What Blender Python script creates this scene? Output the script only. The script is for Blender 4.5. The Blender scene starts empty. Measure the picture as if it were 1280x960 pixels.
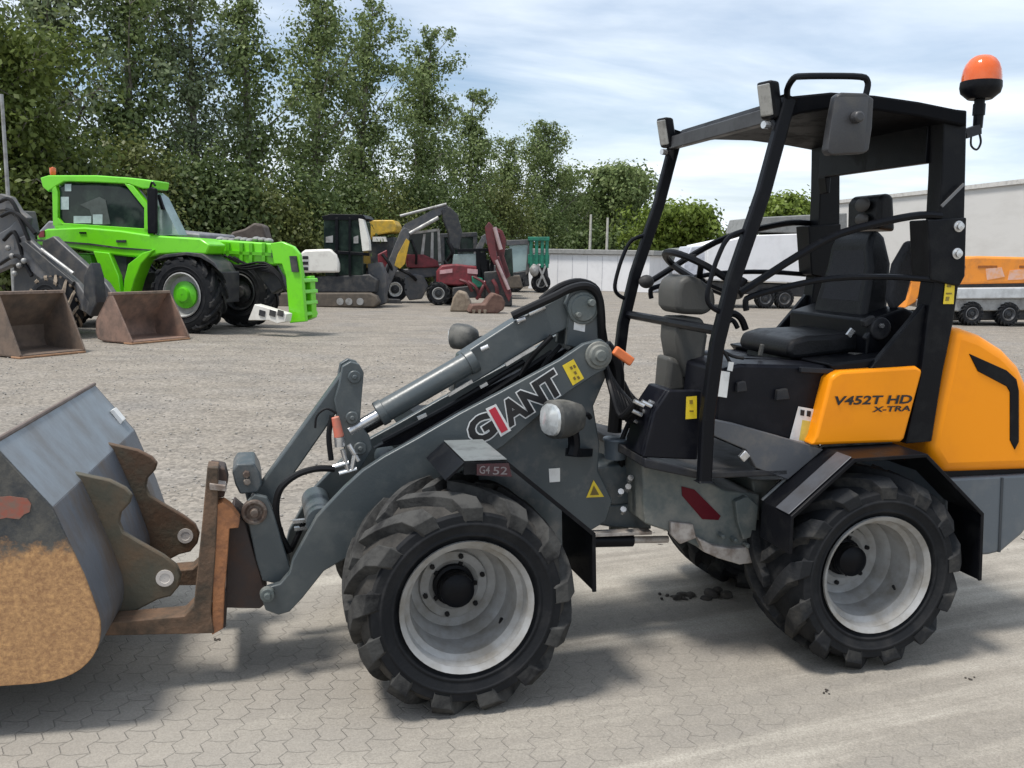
# light settings
CLX, CLY = 3.1, 1.7
CLOUD_A = (7.3, 7.9, 8.5); CLOUD_B = (5.3, 5.95, 6.75); CLOUD_MIX = .94
SKY_STR = .108; SUN_E = 2.8; SUN_ANG = 11.0; EXPO = 0.5
import bpy, math, random
from math import sin, cos, pi, radians, atan2, hypot, sqrt
from mathutils import Vector, Matrix

random.seed(7)
SC = bpy.context.scene
COL = SC.collection

# ------------------------------------------------------------------ camera model (solved from the photograph)
FPX, CYP, PHI, RHO, CAMH = 1145.0, 480.0, 0.138, 0.020, 1.503

def ray(px, py):
    a, b = px - 640.0, py - CYP
    cr, sr = cos(RHO), sin(RHO)
    x, y = (cr * a + sr * b) / FPX, (-sr * a + cr * b) / FPX
    c, s = cos(PHI), sin(PHI)
    return Vector((x, c - y * s, -s - y * c))

def ground_at(px, py, z=0.0):
    d = ray(px, py)
    t = (z - CAMH) / d.z
    return Vector((t * d.x, t * d.y, z))

def at_depth(px, py, Y):
    d = ray(px, py)
    t = Y / d.y
    return Vector((t * d.x, Y, CAMH + t * d.z))

class Frame:
    """upright local frame: s along a machine, l across it (away from us), z up"""
    def __init__(self, x, y, th):
        self.o = Vector((x, y, 0)); self.th = th
        self.u = Vector((cos(th), sin(th), 0)); self.w = Vector((-sin(th), cos(th), 0))
    def p(self, s, l, z):
        return self.o + self.u * s + self.w * l + Vector((0, 0, z))
    def P(self, px, py, l):
        d = ray(px, py); O = Vector((0, 0, CAMH))
        t = ((self.o - O).dot(self.w) + l) / d.dot(self.w)
        return O + d * t
    def sz(self, px, py, l):
        q = self.P(px, py, l) - self.o
        return (q.dot(self.u), q.z)

# ------------------------------------------------------------------ mesh builder
class MB:
    def __init__(self):
        self.v = []; self.f = []; self.m = []
    def add(self, vs, fs, mi=0):
        b = len(self.v)
        self.v += [Vector(v) for v in vs]
        self.f += [tuple(i + b for i in f) for f in fs]
        self.m += [mi] * len(fs)
        return self
    def prism(self, fr, pts, l0, l1, mi=0):
        if l0 > l1: l0, l1 = l1, l0
        ar = sum(pts[i][0] * pts[(i + 1) % len(pts)][1] - pts[(i + 1) % len(pts)][0] * pts[i][1] for i in range(len(pts)))
        if ar < 0: pts = list(reversed(pts))
        n = len(pts)
        vs = [fr.p(s, l0, z) for s, z in pts] + [fr.p(s, l1, z) for s, z in pts]
        fs = [tuple(range(n)), tuple(range(2 * n - 1, n - 1, -1))]
        fs += [(i, i + n, (i + 1) % n + n, (i + 1) % n) for i in range(n)]
        return self.add(vs, fs, mi)
    def pp(self, fr, pix, lt, l0, l1, mi=0):
        return self.prism(fr, [fr.sz(x, y, lt) for x, y in pix], l0, l1, mi)
    def box(self, fr, s0, s1, l0, l1, z0, z1, mi=0):
        return self.prism(fr, [(s0, z0), (s1, z0), (s1, z1), (s0, z1)], l0, l1, mi)
    def cyl(self, a, b, r0, r1=None, n=16, mi=0, cap=True):
        r1 = r0 if r1 is None else r1
        a = Vector(a); b = Vector(b); d = (b - a).normalized()
        x = d.orthogonal().normalized(); y = d.cross(x)
        vs = []
        for c, r in ((a, r0), (b, r1)):
            vs += [c + x * (r * cos(2 * pi * i / n)) + y * (r * sin(2 * pi * i / n)) for i in range(n)]
        fs = [(i, (i + 1) % n, (i + 1) % n + n, i + n) for i in range(n)]
        if cap: fs += [tuple(range(n - 1, -1, -1)), tuple(range(n, 2 * n))]
        return self.add(vs, fs, mi)
    def lathe(self, c, ax, prof, n=40, mi=0, closed=False):
        """prof: (radius, height along ax)"""
        c = Vector(c); d = Vector(ax).normalized()
        x = d.cross(Vector((0, 0, 1)))
        if x.length < .01: x = Vector((1, 0, 0))
        x.normalize(); y = d.cross(x)
        vs = []
        for r, h in prof:
            r = max(r, 1e-4)
            vs += [c + d * h + x * (r * cos(2 * pi * i / n)) + y * (r * sin(2 * pi * i / n)) for i in range(n)]
        k = len(prof); fs = []
        for j in range(k if closed else k - 1):
            j2 = (j + 1) % k
            fs += [(j * n + i, j * n + (i + 1) % n, j2 * n + (i + 1) % n, j2 * n + i) for i in range(n)]
        return self.add(vs, fs, mi)
    def tube(self, pts, r, n=8, mi=0, smooth=4, closed=False):
        pts = [Vector(p) for p in pts]
        if smooth and len(pts) > 2:
            out = []
            m = len(pts)
            for i in range(m if closed else m - 1):
                p1, p2 = pts[i], pts[(i + 1) % m]
                p0 = pts[i - 1] if (i > 0 or closed) else p1
                p3 = pts[(i + 2) % m] if (i + 2 < m or closed) else p2
                for k in range(smooth):
                    t = k / smooth
                    out.append(0.5 * ((2 * p1) + (p2 - p0) * t + (2 * p0 - 5 * p1 + 4 * p2 - p3) * t * t + (3 * p1 - p0 - 3 * p2 + p3) * t ** 3))
            if not closed: out.append(pts[-1])
            pts = out
        m = len(pts); vs = []; prev = None
        for i, p in enumerate(pts):
            a = pts[i - 1] if (i > 0 or closed) else p
            b = pts[(i + 1) % m] if (i < m - 1 or closed) else p
            d = (b - a).normalized()
            x = d.orthogonal().normalized() if prev is None else (prev - d * prev.dot(d)).normalized()
            prev = x; y = d.cross(x)
            vs += [p + x * (r * cos(2 * pi * k / n)) + y * (r * sin(2 * pi * k / n)) for k in range(n)]
        fs = []
        for i in range(m if closed else m - 1):
            i2 = (i + 1) % m
            fs += [(i * n + k, i * n + (k + 1) % n, i2 * n + (k + 1) % n, i2 * n + k) for k in range(n)]
        if not closed: fs += [tuple(range(n - 1, -1, -1)), tuple(range((m - 1) * n, m * n))]
        return self.add(vs, fs, mi)
    def bar(self, a, b, wx, wy, up=(0, 0, 1), mi=0):
        a = Vector(a); b = Vector(b); d = (b - a).normalized()
        x = d.cross(Vector(up))
        if x.length < .01: x = d.orthogonal()
        x.normalize(); y = x.cross(d)
        vs = []
        for c in (a, b):
            vs += [c + x * (sx * wx / 2) + y * (sy * wy / 2) for sx, sy in ((-1, -1), (1, -1), (1, 1), (-1, 1))]
        return self.add(vs, [(0, 3, 2, 1), (4, 5, 6, 7), (0, 1, 5, 4), (1, 2, 6, 5), (2, 3, 7, 6), (3, 0, 4, 7)], mi)
    def ell(self, fr, c, rs, rl, rz, n=16, m=10, mi=0, pw=1.0):
        """(super)ellipsoid round world point c, axes along frame"""
        c = Vector(c); vs = []; fs = []
        g = lambda t: math.copysign(abs(t) ** pw, t)
        for j in range(m + 1):
            ph = -pi / 2 + pi * j / m
            for i in range(n):
                a = 2 * pi * i / n
                vs.append(c + fr.u * (rs * g(cos(ph)) * g(cos(a))) + fr.w * (rl * g(cos(ph)) * g(sin(a))) + Vector((0, 0, rz * g(sin(ph)))))
        for j in range(m):
            fs += [(j * n + i, j * n + (i + 1) % n, (j + 1) * n + (i + 1) % n, (j + 1) * n + i) for i in range(n)]
        return self.add(vs, fs, mi)
    def strip(self, fr, pts, l0, l1, th, mi=0):
        """bent sheet: open profile pts (s,z) with thickness th"""
        n = len(pts); nor = []
        for i in range(n):
            a = pts[max(i - 1, 0)]; b = pts[min(i + 1, n - 1)]
            dx, dz = b[0] - a[0], b[1] - a[1]; L = hypot(dx, dz) or 1
            nor.append((-dz / L, dx / L))
        q = list(pts) + [(pts[i][0] - nor[i][0] * th, pts[i][1] - nor[i][1] * th) for i in range(n - 1, -1, -1)]
        return self.prism(fr, q, l0, l1, mi)
    def build(self, name, mats, parent=None, bevel=0.0, ang=35, smooth=True, seg=2):
        me = bpy.data.meshes.new(name)
        inv = WORLD.get(parent, Matrix.Identity(4)).inverted() if parent else Matrix.Identity(4)
        me.from_pydata([inv @ v for v in self.v], [], self.f)
        if not isinstance(mats, (list, tuple)): mats = [mats]
        for m in mats: me.materials.append(m)
        me.polygons.foreach_set('material_index', self.m)
        if smooth:
            me.polygons.foreach_set('use_smooth', [True] * len(me.polygons))
            me.set_sharp_from_angle(angle=radians(ang))
        me.update()
        o = bpy.data.objects.new(name, me); COL.objects.link(o)
        if parent:
            o.parent = parent
            WORLD[o] = WORLD[parent]
        else: WORLD[o] = Matrix.Identity(4)
        if bevel:
            b = o.modifiers.new('bevel', 'BEVEL'); b.width = bevel; b.segments = seg
            b.limit_method = 'ANGLE'; b.angle_limit = radians(40)
            o.modifiers.new('wn', 'WEIGHTED_NORMAL').keep_sharp = True
        return o

def build_each(mb, name, mats, parent=None, bevel=0.0, **kw):
    par = list(range(len(mb.v)))
    def find(i):
        while par[i] != i: par[i] = par[par[i]]; i = par[i]
        return i
    for f in mb.f:
        r = find(f[0])
        for i in f[1:]: par[find(i)] = r
    parts = {}
    for f, mi in zip(mb.f, mb.m): parts.setdefault(find(f[0]), []).append((f, mi))
    out = []
    for fs in parts.values():
        n = MB(); ix = {}
        for f, mi in fs:
            for i in f:
                if i not in ix: ix[i] = len(n.v); n.v.append(mb.v[i])
            n.f.append(tuple(ix[i] for i in f)); n.m.append(mi)
        out.append(n.build(name, mats, parent, bevel, **kw))
    return out

WORLD = {}
def tag(o, label=None, cat=None, group=None, kind=None):
    if label: o['label'] = label
    if cat: o['category'] = cat
    if group: o['group'] = group
    if kind: o['kind'] = kind
    return o

def thing(name, fr, label, cat, group=None):
    o = bpy.data.objects.new(name, None); COL.objects.link(o)
    o.empty_display_size = .3
    o.location = fr.o; o.rotation_euler = (0, 0, fr.th)
    WORLD[o] = Matrix.Translation(fr.o) @ Matrix.Rotation(fr.th, 4, 'Z')
    return tag(o, label, cat, group)

def node(name, parent):
    o = bpy.data.objects.new(name, None); COL.objects.link(o); o.empty_display_size = .1
    o.parent = parent; WORLD[o] = WORLD[parent]
    return o

def text_mesh(body, offset=0.0, extrude=0.0, shear=0.0, bold=0.0):
    cu = bpy.data.curves.new('text', 'FONT'); cu.body = body; cu.size = 1.0
    cu.offset = offset + bold; cu.extrude = extrude; cu.shear = shear; cu.resolution_u = 3
    ob = bpy.data.objects.new('text', cu); COL.objects.link(ob)
    dg = bpy.context.evaluated_depsgraph_get()
    me = bpy.data.meshes.new_from_object(ob.evaluated_get(dg))
    bpy.data.objects.remove(ob)
    vs = [v.co.copy() for v in me.vertices]; fs = [tuple(p.vertices) for p in me.polygons]
    bpy.data.meshes.remove(me)
    return vs, fs

def put_text(mb, fr, body, p0, p1, height, l, mi=0, offset=0.0, bold=0.0, shear=0.0, fit=None):
    """lay text from pixel p0 to pixel p1 (baseline) on the plane l facing us; height in metres"""
    vs, fs = text_mesh(body, offset, 0, shear, bold)
    a = fr.sz(*p0, l); b = fr.sz(*p1, l)
    rv, rf = (vs, fs) if fit is None else text_mesh(fit, 0, 0, shear, 0)
    x0 = min(v.x for v in rv); x1 = max(v.x for v in rv); h = max(v.y for v in rv) - min(v.y for v in rv)
    L = hypot(b[0] - a[0], b[1] - a[1]); ex = ((b[0] - a[0]) / L, (b[1] - a[1]) / L); ey = (-ex[1], ex[0])
    kx = L / (x1 - x0); ky = height / h
    out = [fr.p(a[0] + (v.x - x0) * kx * ex[0] + v.y * ky * ey[0], l, a[1] + (v.x - x0) * kx * ex[1] + v.y * ky * ey[1]) for v in vs]
    mb.add(out, fs, mi)

# ------------------------------------------------------------------ materials
def mat(name, col, rough=.5, metal=0.0, dirt=None, scale=6.0, amt=.5, bump=0.0, bscale=60.0, spec=.5, coat=0.0, streak=1.0):
    m = bpy.data.materials.new(name); m.use_nodes = True
    nt = m.node_tree; N = nt.nodes; L = nt.links
    b = N['Principled BSDF']
    b.inputs['Roughness'].default_value = rough; b.inputs['Metallic'].default_value = metal
    b.inputs['Specular IOR Level'].default_value = spec
    if coat: b.inputs['Coat Weight'].default_value = coat; b.inputs['Coat Roughness'].default_value = .15
    tc = N.new('ShaderNodeTexCoord')
    mp = N.new('ShaderNodeMapping'); mp.inputs['Scale'].default_value = (1, 1, streak)
    L.new(tc.outputs['Object'], mp.inputs['Vector'])
    if dirt is None: dirt = tuple(c * .72 for c in col)
    nz = N.new('ShaderNodeTexNoise'); nz.inputs['Scale'].default_value = scale; nz.inputs['Detail'].default_value = 7; nz.inputs['Roughness'].default_value = .65
    L.new(mp.outputs[0], nz.inputs['Vector'])
    rp = N.new('ShaderNodeValToRGB'); rp.color_ramp.elements[0].position = .62 - amt * .35; rp.color_ramp.elements[1].position = .72 - amt * .1
    L.new(nz.outputs['Fac'], rp.inputs['Fac'])
    mx = N.new('ShaderNodeMix'); mx.data_type = 'RGBA'
    mx.inputs['A'].default_value = (*col, 1); mx.inputs['B'].default_value = (*dirt, 1)
    L.new(rp.outputs['Color'], mx.inputs['Factor'])
    L.new(mx.outputs['Result'], b.inputs['Base Color'])
    mr = N.new('ShaderNodeMapRange'); mr.inputs['To Min'].default_value = rough * .85; mr.inputs['To Max'].default_value = min(1, rough * 1.25)
    L.new(rp.outputs['Color'], mr.inputs['Value']); L.new(mr.outputs[0], b.inputs['Roughness'])
    if bump:
        n2 = N.new('ShaderNodeTexNoise'); n2.inputs['Scale'].default_value = bscale; n2.inputs['Detail'].default_value = 4
        L.new(tc.outputs['Object'], n2.inputs['Vector'])
        bp = N.new('ShaderNodeBump'); bp.inputs['Strength'].default_value = bump; bp.inputs['Distance'].default_value = .01
        L.new(n2.outputs['Fac'], bp.inputs['Height']); L.new(bp.outputs[0], b.inputs['Normal'])
    return m

def glass_mat(name, col=(.25, .32, .32), rough=.05, alpha=.55):
    m = bpy.data.materials.new(name); m.use_nodes = True
    b = m.node_tree.nodes['Principled BSDF']
    b.inputs['Base Color'].default_value = (*col, 1); b.inputs['Roughness'].default_value = rough
    b.inputs['Alpha'].default_value = alpha; b.inputs['Specular IOR Level'].default_value = .8
    return m

DUST = (.30, .26, .21)
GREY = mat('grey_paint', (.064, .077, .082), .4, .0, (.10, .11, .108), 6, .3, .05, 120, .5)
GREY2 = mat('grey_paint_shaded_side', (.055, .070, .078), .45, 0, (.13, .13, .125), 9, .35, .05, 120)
GREYDUST = mat('dusty_grey_paint', (.10, .118, .115), .6, 0, (.22, .215, .19), 8, .6, .15, 90)
ORANGE = mat('orange_paint', (.94, .31, .006), .42, 0, (.88, .28, .008), 3, .3, .02, 200, .25)
BLACK = mat('black_paint', (.0045, .005, .007), .45, 0, (.012, .0125, .0135), 10, .3, .06, 150, .15)
BLACKDUST = mat('dusty_black_plate', (.018, .019, .023), .6, 0, (.06, .056, .052), 7, .5, .1, 90, .3)
NAVY = mat('black_panel', (.0045, .005, .0085), .5, 0, (.012, .012, .015), 8, .35, .04, 120, .2)
RUBBER = mat('tyre_rubber', (.0095, .0105, .0125), .8, 0, (.026, .026, .027), 9, .4, .15, 90, .2)
LUG = mat('dusty_tread_rubber', (.064, .063, .060), .9, 0, (.018, .018, .019), 9, .55, .3, 60, .15)
TREADF = mat('dusty_tyre_base', (.060, .056, .051), .9, 0, (.02, .02, .02), 7, .5, .3, 60, .15)
LUG2 = mat('worn_tread_rubber', (.020, .021, .023), .85, 0, (.065, .062, .057), 9, .4, .3, 60, .15)
RIM = mat('silver_grey_rim', (.36, .362, .36), .45, 0, (.21, .195, .17), 7, .75, .04, 100)
HOSE = mat('black_hose', (.007, .007, .008), .55, spec=.25)
STEEL = mat('bright_steel', (.62, .62, .62), .3, .8, (.35, .34, .33), 20, .4)
WORN = mat('worn_bare_metal', (.50, .46, .42), .6, .2, (.20, .15, .12), 14, .6, .2, 60)
RUST = mat('rusty_steel', (.15, .088, .052), .8, 0, (.065, .05, .036), 11, .6, .3, 60)
RUSTL = mat('bright_rust', (.38, .16, .065), .85, 0, (.16, .08, .05), 13, .55, .3, 60)
RUSTD = mat('dark_brown_steel', (.045, .032, .028), .8, 0, (.09, .055, .04), 8, .5, .2, 60)
SEATM = mat('black_seat_vinyl', (.007, .0075, .009), .5, 0, (.014, .014, .016), 9, .4, .15, 120, .25)
SEATC = mat('grey_seat_cloth', (.040, .041, .045), .9, 0, (.055, .055, .06), 30, .5, .3, 200, .2)
CONS = mat('grey_plastic_console', (.068, .067, .062), .6, 0, (.10, .094, .084), 6, .4, .1, 150, .3)
YEL = mat('yellow_sticker', (.82, .60, .03), .4)
INK = mat('black_ink', (.012, .012, .014), .45)
WHITE = mat('white_sticker', (.78, .78, .76), .45, 0, (.66, .65, .62), 20, .4)
RED = mat('red_sticker', (.52, .025, .05), .4)
REDD = mat('dark_red_reflector', (.10, .003, .010), .5, spec=.2)
LENS = mat('clear_lamp_lens', (.62, .64, .64), .15, .4, (.22, .23, .23), 9, .6)
LAMPB = mat('dusty_lamp_housing', (.040, .041, .039), .6, 0, (.14, .135, .12), 10, .5)
ORTAG = mat('orange_sleeve', (.85, .22, .07), .6)
PINK = mat('salmon_coupler_cap', (.62, .17, .11), .55, 0, (.45, .20, .14), 25, .5)
BLUECUP = mat('blue_grey_plastic', (.10, .125, .15), .45)

def beacon_mat():
    m = bpy.data.materials.new('amber_plastic'); m.use_nodes = True
    b = m.node_tree.nodes['Principled BSDF']
    b.inputs['Base Color'].default_value = (.86, .14, .010, 1); b.inputs['Roughness'].default_value = .12
    b.inputs['Transmission Weight'].default_value = .25; b.inputs['Coat Weight'].default_value = .6
    return m
AMBER = beacon_mat()
# ================================================================== the compact wheel loader
JX, JY, TR, TF = .447, 3.623, .2426, .2771
LR, LF, TW = .79, .767, .609
R_ = Frame(JX, JY, TR)          # rear half
F_ = Frame(JX, JY, TF)          # front half, steered a little
HZ = .372

loader = thing('wheel_loader', R_, 'compact grey, black and orange wheel loader with open roll cage standing on pale paving', 'wheel loader')

def tyre_mesh(mb, fr, s, lc, z, W, R, Rr, lugs=13, dirn=-1, lugw=.074, mi_c=0, mi_l=1, flip=1, n=56, mi_t=None):
    """treaded tyre centred on lateral lc; flip mirrors"""
    ax = fr.w; c = fr.p(s, lc, z); h = W / 2
    prof = [(Rr - .012, -.80 * h), (Rr + .012, -.86 * h), (Rr + .10 * (R - Rr), -.90 * h), (Rr + .13 * (R - Rr), -.955 * h), (Rr + .17 * (R - Rr), -.955 * h), (Rr + .19 * (R - Rr), -.94 * h), (Rr + .34 * (R - Rr), -.985 * h), (Rr + .36 * (R - Rr), -1.01 * h), (Rr + .40 * (R - Rr), -1.01 * h), (Rr + .42 * (R - Rr), -.99 * h), (Rr + .58 * (R - Rr), -.985 * h),
            (R - .062, -.90 * h), (R - .042, -.76 * h), (R - .034, -.4 * h), (R - .032, 0)]
    prof = prof + [(r, -y) for r, y in reversed(prof[:-1])]
    if mi_t is None: mb.lathe(c, ax, prof, n, mi_c)
    else:
        mb.lathe(c, ax, prof[:12], n, mi_c); mb.lathe(c, ax, prof[11:-11], n, mi_t); mb.lathe(c, ax, prof[-12:], n, mi_c)
    def pt(r, y, a):
        return fr.p(s + r * sin(a), lc + y, z + r * cos(a))
    for side in (-1, 1):
        for k in range(lugs):
            a0 = 2 * pi * (k + (.5 if side > 0 else 0)) / lugs
            rows = []
            K = 9
            for i in range(K):
                t = i / (K - 1)
                if t < .8:
                    q = t / .8
                    y = side * h * (-.06 + 1.0 * q)
                    top = R - .016 * q ** 3
                    base = R - .042 - .02 * q ** 3
                    sw = q
                else:
                    q = (t - .8) / .2
                    y = side * h * (.94 + .05 * q)
                    top = R - .016 - .070 * q
                    base = top - .02
                    sw = 1 + .08 * q
                a = a0 + dirn * (.52 - .52 * (sw ** 1.2))
                wd = lugw * (.60 + .56 * min(sw, 1) ** 1.5) / R * .5 * (1 if t < .8 else 1 - .22 * (t - .8) / .2)
                bump_y = side * .013 * (1 - ((t - .8) / .2) ** 2 * .85) if t >= .8 else 0
                rows.append((pt(base, y - bump_y * 1.6, a - wd * 1.25), pt(top, y + bump_y, a - wd), pt(top, y + bump_y, a + wd), pt(base, y - bump_y * 1.6, a + wd * 1.25)))
            vs = [p for r in rows for p in r]; fs = []
            for i in range(K - 1):
                b = i * 4
                for j in range(3):
                    q = (b + j, b + j + 1, b + j + 5, b + j + 4)
                    fs.append(q if side > 0 else tuple(reversed(q)))
            fs += [(0, 1, 2, 3) if side < 0 else (3, 2, 1, 0), tuple(b + 4 for b in ((3, 2, 1, 0) if side < 0 else (0, 1, 2, 3)))]
            mb.add(vs, fs, mi_l)

def wheel(parent, fr, s, lo, z, W, R, Rr, side, mats, lugs=13, hub=None, dish=.66, hubr=.062, n=56, dirn=-1, label=None, lugw=.074):
    """side -1: outer face towards us (lateral lo is the outer face), +1: outer face away"""
    nd = node('wheel', parent)
    if label: nd['label'] = label
    lc = lo - side * W / 2
    t = MB(); tyre_mesh(t, fr, s, lc, z, W, R, Rr, lugs, dirn, lugw, n=n, mi_t=2 if len(mats) > 4 else None)
    t.build('tyre', [mats[0], mats[1]] + ([mats[4]] if len(mats) > 4 else []), nd, .005, ang=45)
    m = MB()
    d = W * dish
    ax = fr.w * (-side); c = fr.p(s, lo, z)          # profile heights go inwards
    prof = [(Rr - .016, .035 * W + .012), (Rr + .002, .03 * W), (Rr + .002, .03 * W + .012), (Rr - .014, .03 * W + .022), (Rr - .022, .03 * W + .05), (Rr - .040, .03 * W + .062), (Rr - .044, .03 * W + .10), (Rr - .048, d * .72), (Rr - .066, d * .82), (Rr - .072, d * .95), (Rr * .55, d), (Rr * .53, d - .012), (Rr * .40, d - .014), (Rr * .30, d + .004), (.012, d + .006)]
    prof = [(max(r, .004), h) for r, h in prof]
    m.lathe(c, ax, prof, n)
    # back of the rim barrel
    m.lathe(c, ax, [(Rr - .072, d * .95), (Rr - .045, W * .93), (Rr + .002, W * .97)], n)
    for k in range(6 if n > 40 else 0):
        a = 2 * pi * k / 6 + .3
        cc = fr.p(s + .105 * cos(a), lo - side * d * .985, z + .105 * sin(a))
        m.cyl(cc, cc + fr.w * (side * .02), .009, .009, 6, 1)
    if n > 40:
        a = -.55
        cc = fr.p(s + (Rr - .06) * cos(a), lo - side * d * .42, z + (Rr - .06) * sin(a))
        m.cyl(cc, cc + fr.w * (side * .03) - fr.u * .015, .006, .004, 8, 1)
    m.build('rim', [RIM if len(mats) < 4 else mats[3], HOSE], nd, ang=28)
    hb = MB()
    hc = fr.p(s, lo - side * (d - .004), z)
    hb.lathe(hc, fr.w * side, [(hubr * 1.18, 0), (hubr * 1.16, .018), (hubr, .022), (hubr * .94, .075), (hubr * .6, .088), (.001, .090)], 24)
    for k in range(5 if n > 40 else 0):
        a = 2 * pi * k / 5
        q = hc + fr.u * (hubr * 1.35 * cos(a)) + Vector((0, 0, hubr * 1.35 * sin(a)))
        hb.bar(hc + fr.u * (hubr * .8 * cos(a)) + Vector((0, 0, hubr * .8 * sin(a))), q, .014, .02, up=fr.w)
    hb.build('hub', mats[2], nd, ang=30)
    return nd

# wheels: front pair and rear pair
wheel(loader, F_, -LF, -TW, HZ, .375, .383, .222, -1, (RUBBER, LUG, BLACK, RIM, TREADF), label='front wheel with pale dusty tread lugs')
wheel(loader, F_, -LF, TW, HZ, .375, .383, .222, 1, (RUBBER, LUG, BLACK), n=48)
wheel(loader, R_, LR, -TW, HZ, .375, .378, .220, -1, (RUBBER, LUG2, BLACK), label='rear wheel with dark tread lugs')
wheel(loader, R_, LR, TW, HZ, .375, .378, .220, 1, (RUBBER, LUG2, BLACK), n=48)

# axles
m = MB(); m.cyl(F_.p(-LF, -.42, HZ), F_.p(-LF, .42, HZ), .062, n=20); m.box(F_, -LF - .11, -LF + .11, -.12, .12, HZ - .10, HZ + .10)
m.build('front_axle', BLACK, loader, .006)
m = MB(); m.cyl(R_.p(LR, -.42, HZ), R_.p(LR, .42, HZ), .062, n=20); m.box(R_, LR - .11, LR + .11, -.12, .12, HZ - .10, HZ + .10)
m.build('rear_axle', BLACK, loader, .006)

# ---- front chassis with tower
m = MB()
m.pp(F_, [(752, 440), (762, 462), (742, 508), (750, 556), (748, 588), (766, 626), (758, 652), (738, 664), (690, 700), (540, 700), (540, 600), (600, 573), (662, 522), (712, 470)], -.15, -.15, -.12)
m.pp(F_, [(752, 440), (762, 462), (742, 508), (750, 556), (748, 588), (766, 626), (758, 652), (738, 664), (690, 700), (540, 700), (540, 600), (600, 573), (662, 522), (712, 470)], -.15, .12, .15)
m.pp(F_, [(600, 590), (740, 600), (755, 640), (690, 697), (560, 697)], -.15, -.118, .118)
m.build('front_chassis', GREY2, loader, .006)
m = MB()
tower = [(708, 432), (712, 392), (706, 380), (712, 366), (726, 358), (740, 362), (748, 374), (748, 440)]
m.pp(F_, tower, -.07, -.07, -.045); m.pp(F_, tower, -.07, .045, .07)
m.pp(F_, [(716, 405), (746, 400), (746, 440), (716, 440)], -.07, -.045, .045)
m.build('tower_bracket', GREY, loader, .005)
m = MB()
c = F_.P(728, 385, -.07); m.lathe(c, -F_.w, [(.062, -.002), (.062, .012), (.05, .014), (.05, .02), (.001, .02)], 28)
c = F_.P(736, 378, -.07); m.cyl(c, c - F_.w * .045, .016, .014, 10)
c = F_.P(720, 393, -.07); m.cyl(c, c - F_.w * .04, .012, .012, 6)
build_each(m, 'pivot_pin', GREYDUST, loader, .003)

# ---- lift arm: two plates, cross tube
arm = [(752, 424), (762, 432), (764, 446), (757, 462), (745, 468), (711, 490), (671, 522), (629, 558), (560, 600), (500, 640), (440, 694), (405, 714), (378, 748), (362, 765), (348, 769), (332, 763), (327, 748), (333, 735), (350, 730), (362, 716), (366, 700), (396, 646), (430, 610), (454, 588), (480, 571), (520, 549), (575, 517), (630, 488), (700, 450), (730, 430)]
m = MB(); m.pp(F_, arm, -.19, -.19, -.157)
m.pp(F_, arm, -.19, .157, .19)
build_each(m, 'lift_arm', GREY, loader, .004)
m = MB(); c = F_.P(398, 640, -.02); m.cyl(F_.p(*[(c - F_.o).dot(F_.u), -.157, c.z]), F_.p(*[(c - F_.o).dot(F_.u), .157, c.z]), .052, n=24)
c = F_.P(490, 582, -.02); m.cyl(F_.p((c - F_.o).dot(F_.u), -.157, c.z), F_.p((c - F_.o).dot(F_.u), .157, c.z), .045, n=24)
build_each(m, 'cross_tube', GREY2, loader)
m = MB()
c = F_.P(748, 444, -.192)
m.lathe(c, -F_.w, [(.052, -.002), (.052, .008), (.040, .010), (.038, .022), (.022, .024), (.020, .036), (.001, .037)], 28)
c = F_.P(334, 741, -.192); m.cyl(c, c - F_.w * .03, .026, .024, 16); m.cyl(c, c - F_.w * .045, .014, .012, 8)
build_each(m, 'arm_pin', GREYDUST, loader, .002)

# lettering on the arm
m = MB()
put_text(m, F_, 'G', (596, 556), (621, 540), .086, -.1925, 0, .085, 0, .0, fit='G')
put_text(m, F_, 'ANT', (638, 532), (705, 488), .086, -.1925, 0, .085, 0, .0, fit='ANT')
m.build('lettering_outline', WHITE, loader, smooth=False)
m = MB()
put_text(m, F_, 'G', (596, 556), (621, 540), .086, -.1945, 0, .045, 0, .0, fit='G')
put_text(m, F_, 'ANT', (638, 532), (705, 488), .086, -.1945, 0, .045, 0, .0, fit='ANT')
m.build('arm_lettering', INK, loader, smooth=False)
m = MB()
def quad_l(mb, fr, pix, l, mi=0, th=.0008):
    mb.pp(fr, pix, l, l, l + th, mi)
quad_l(m, F_, [(607, 511), (620, 505), (639, 538), (626, 546)], -.1955); m.build('lettering_border', WHITE, loader, smooth=False)
m = MB(); quad_l(m, F_, [(611, 513), (619, 508.5), (635, 537), (627, 541.5)], -.1975); m.build('red_letter_slash', RED, loader, smooth=False)
m = MB()
quad_l(m, F_, [(703, 457), (717, 449), (730, 473), (716, 482)], -.1925)
build_each(m, 'arm_warning_sticker', YEL, loader, smooth=False)
m = MB()
for x, y in ((712, 459), (716, 457), (717, 465), (721, 471), (716, 472)): quad_l(m, F_, [(x, y), (x + 2.5, y - 1.4), (x + 4.5, y + 2), (x + 2, y + 3.4)], -.1945)
m.build('sticker_print', mat('brown_print', (.20, .13, .02), .5), loader, smooth=False)

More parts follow.
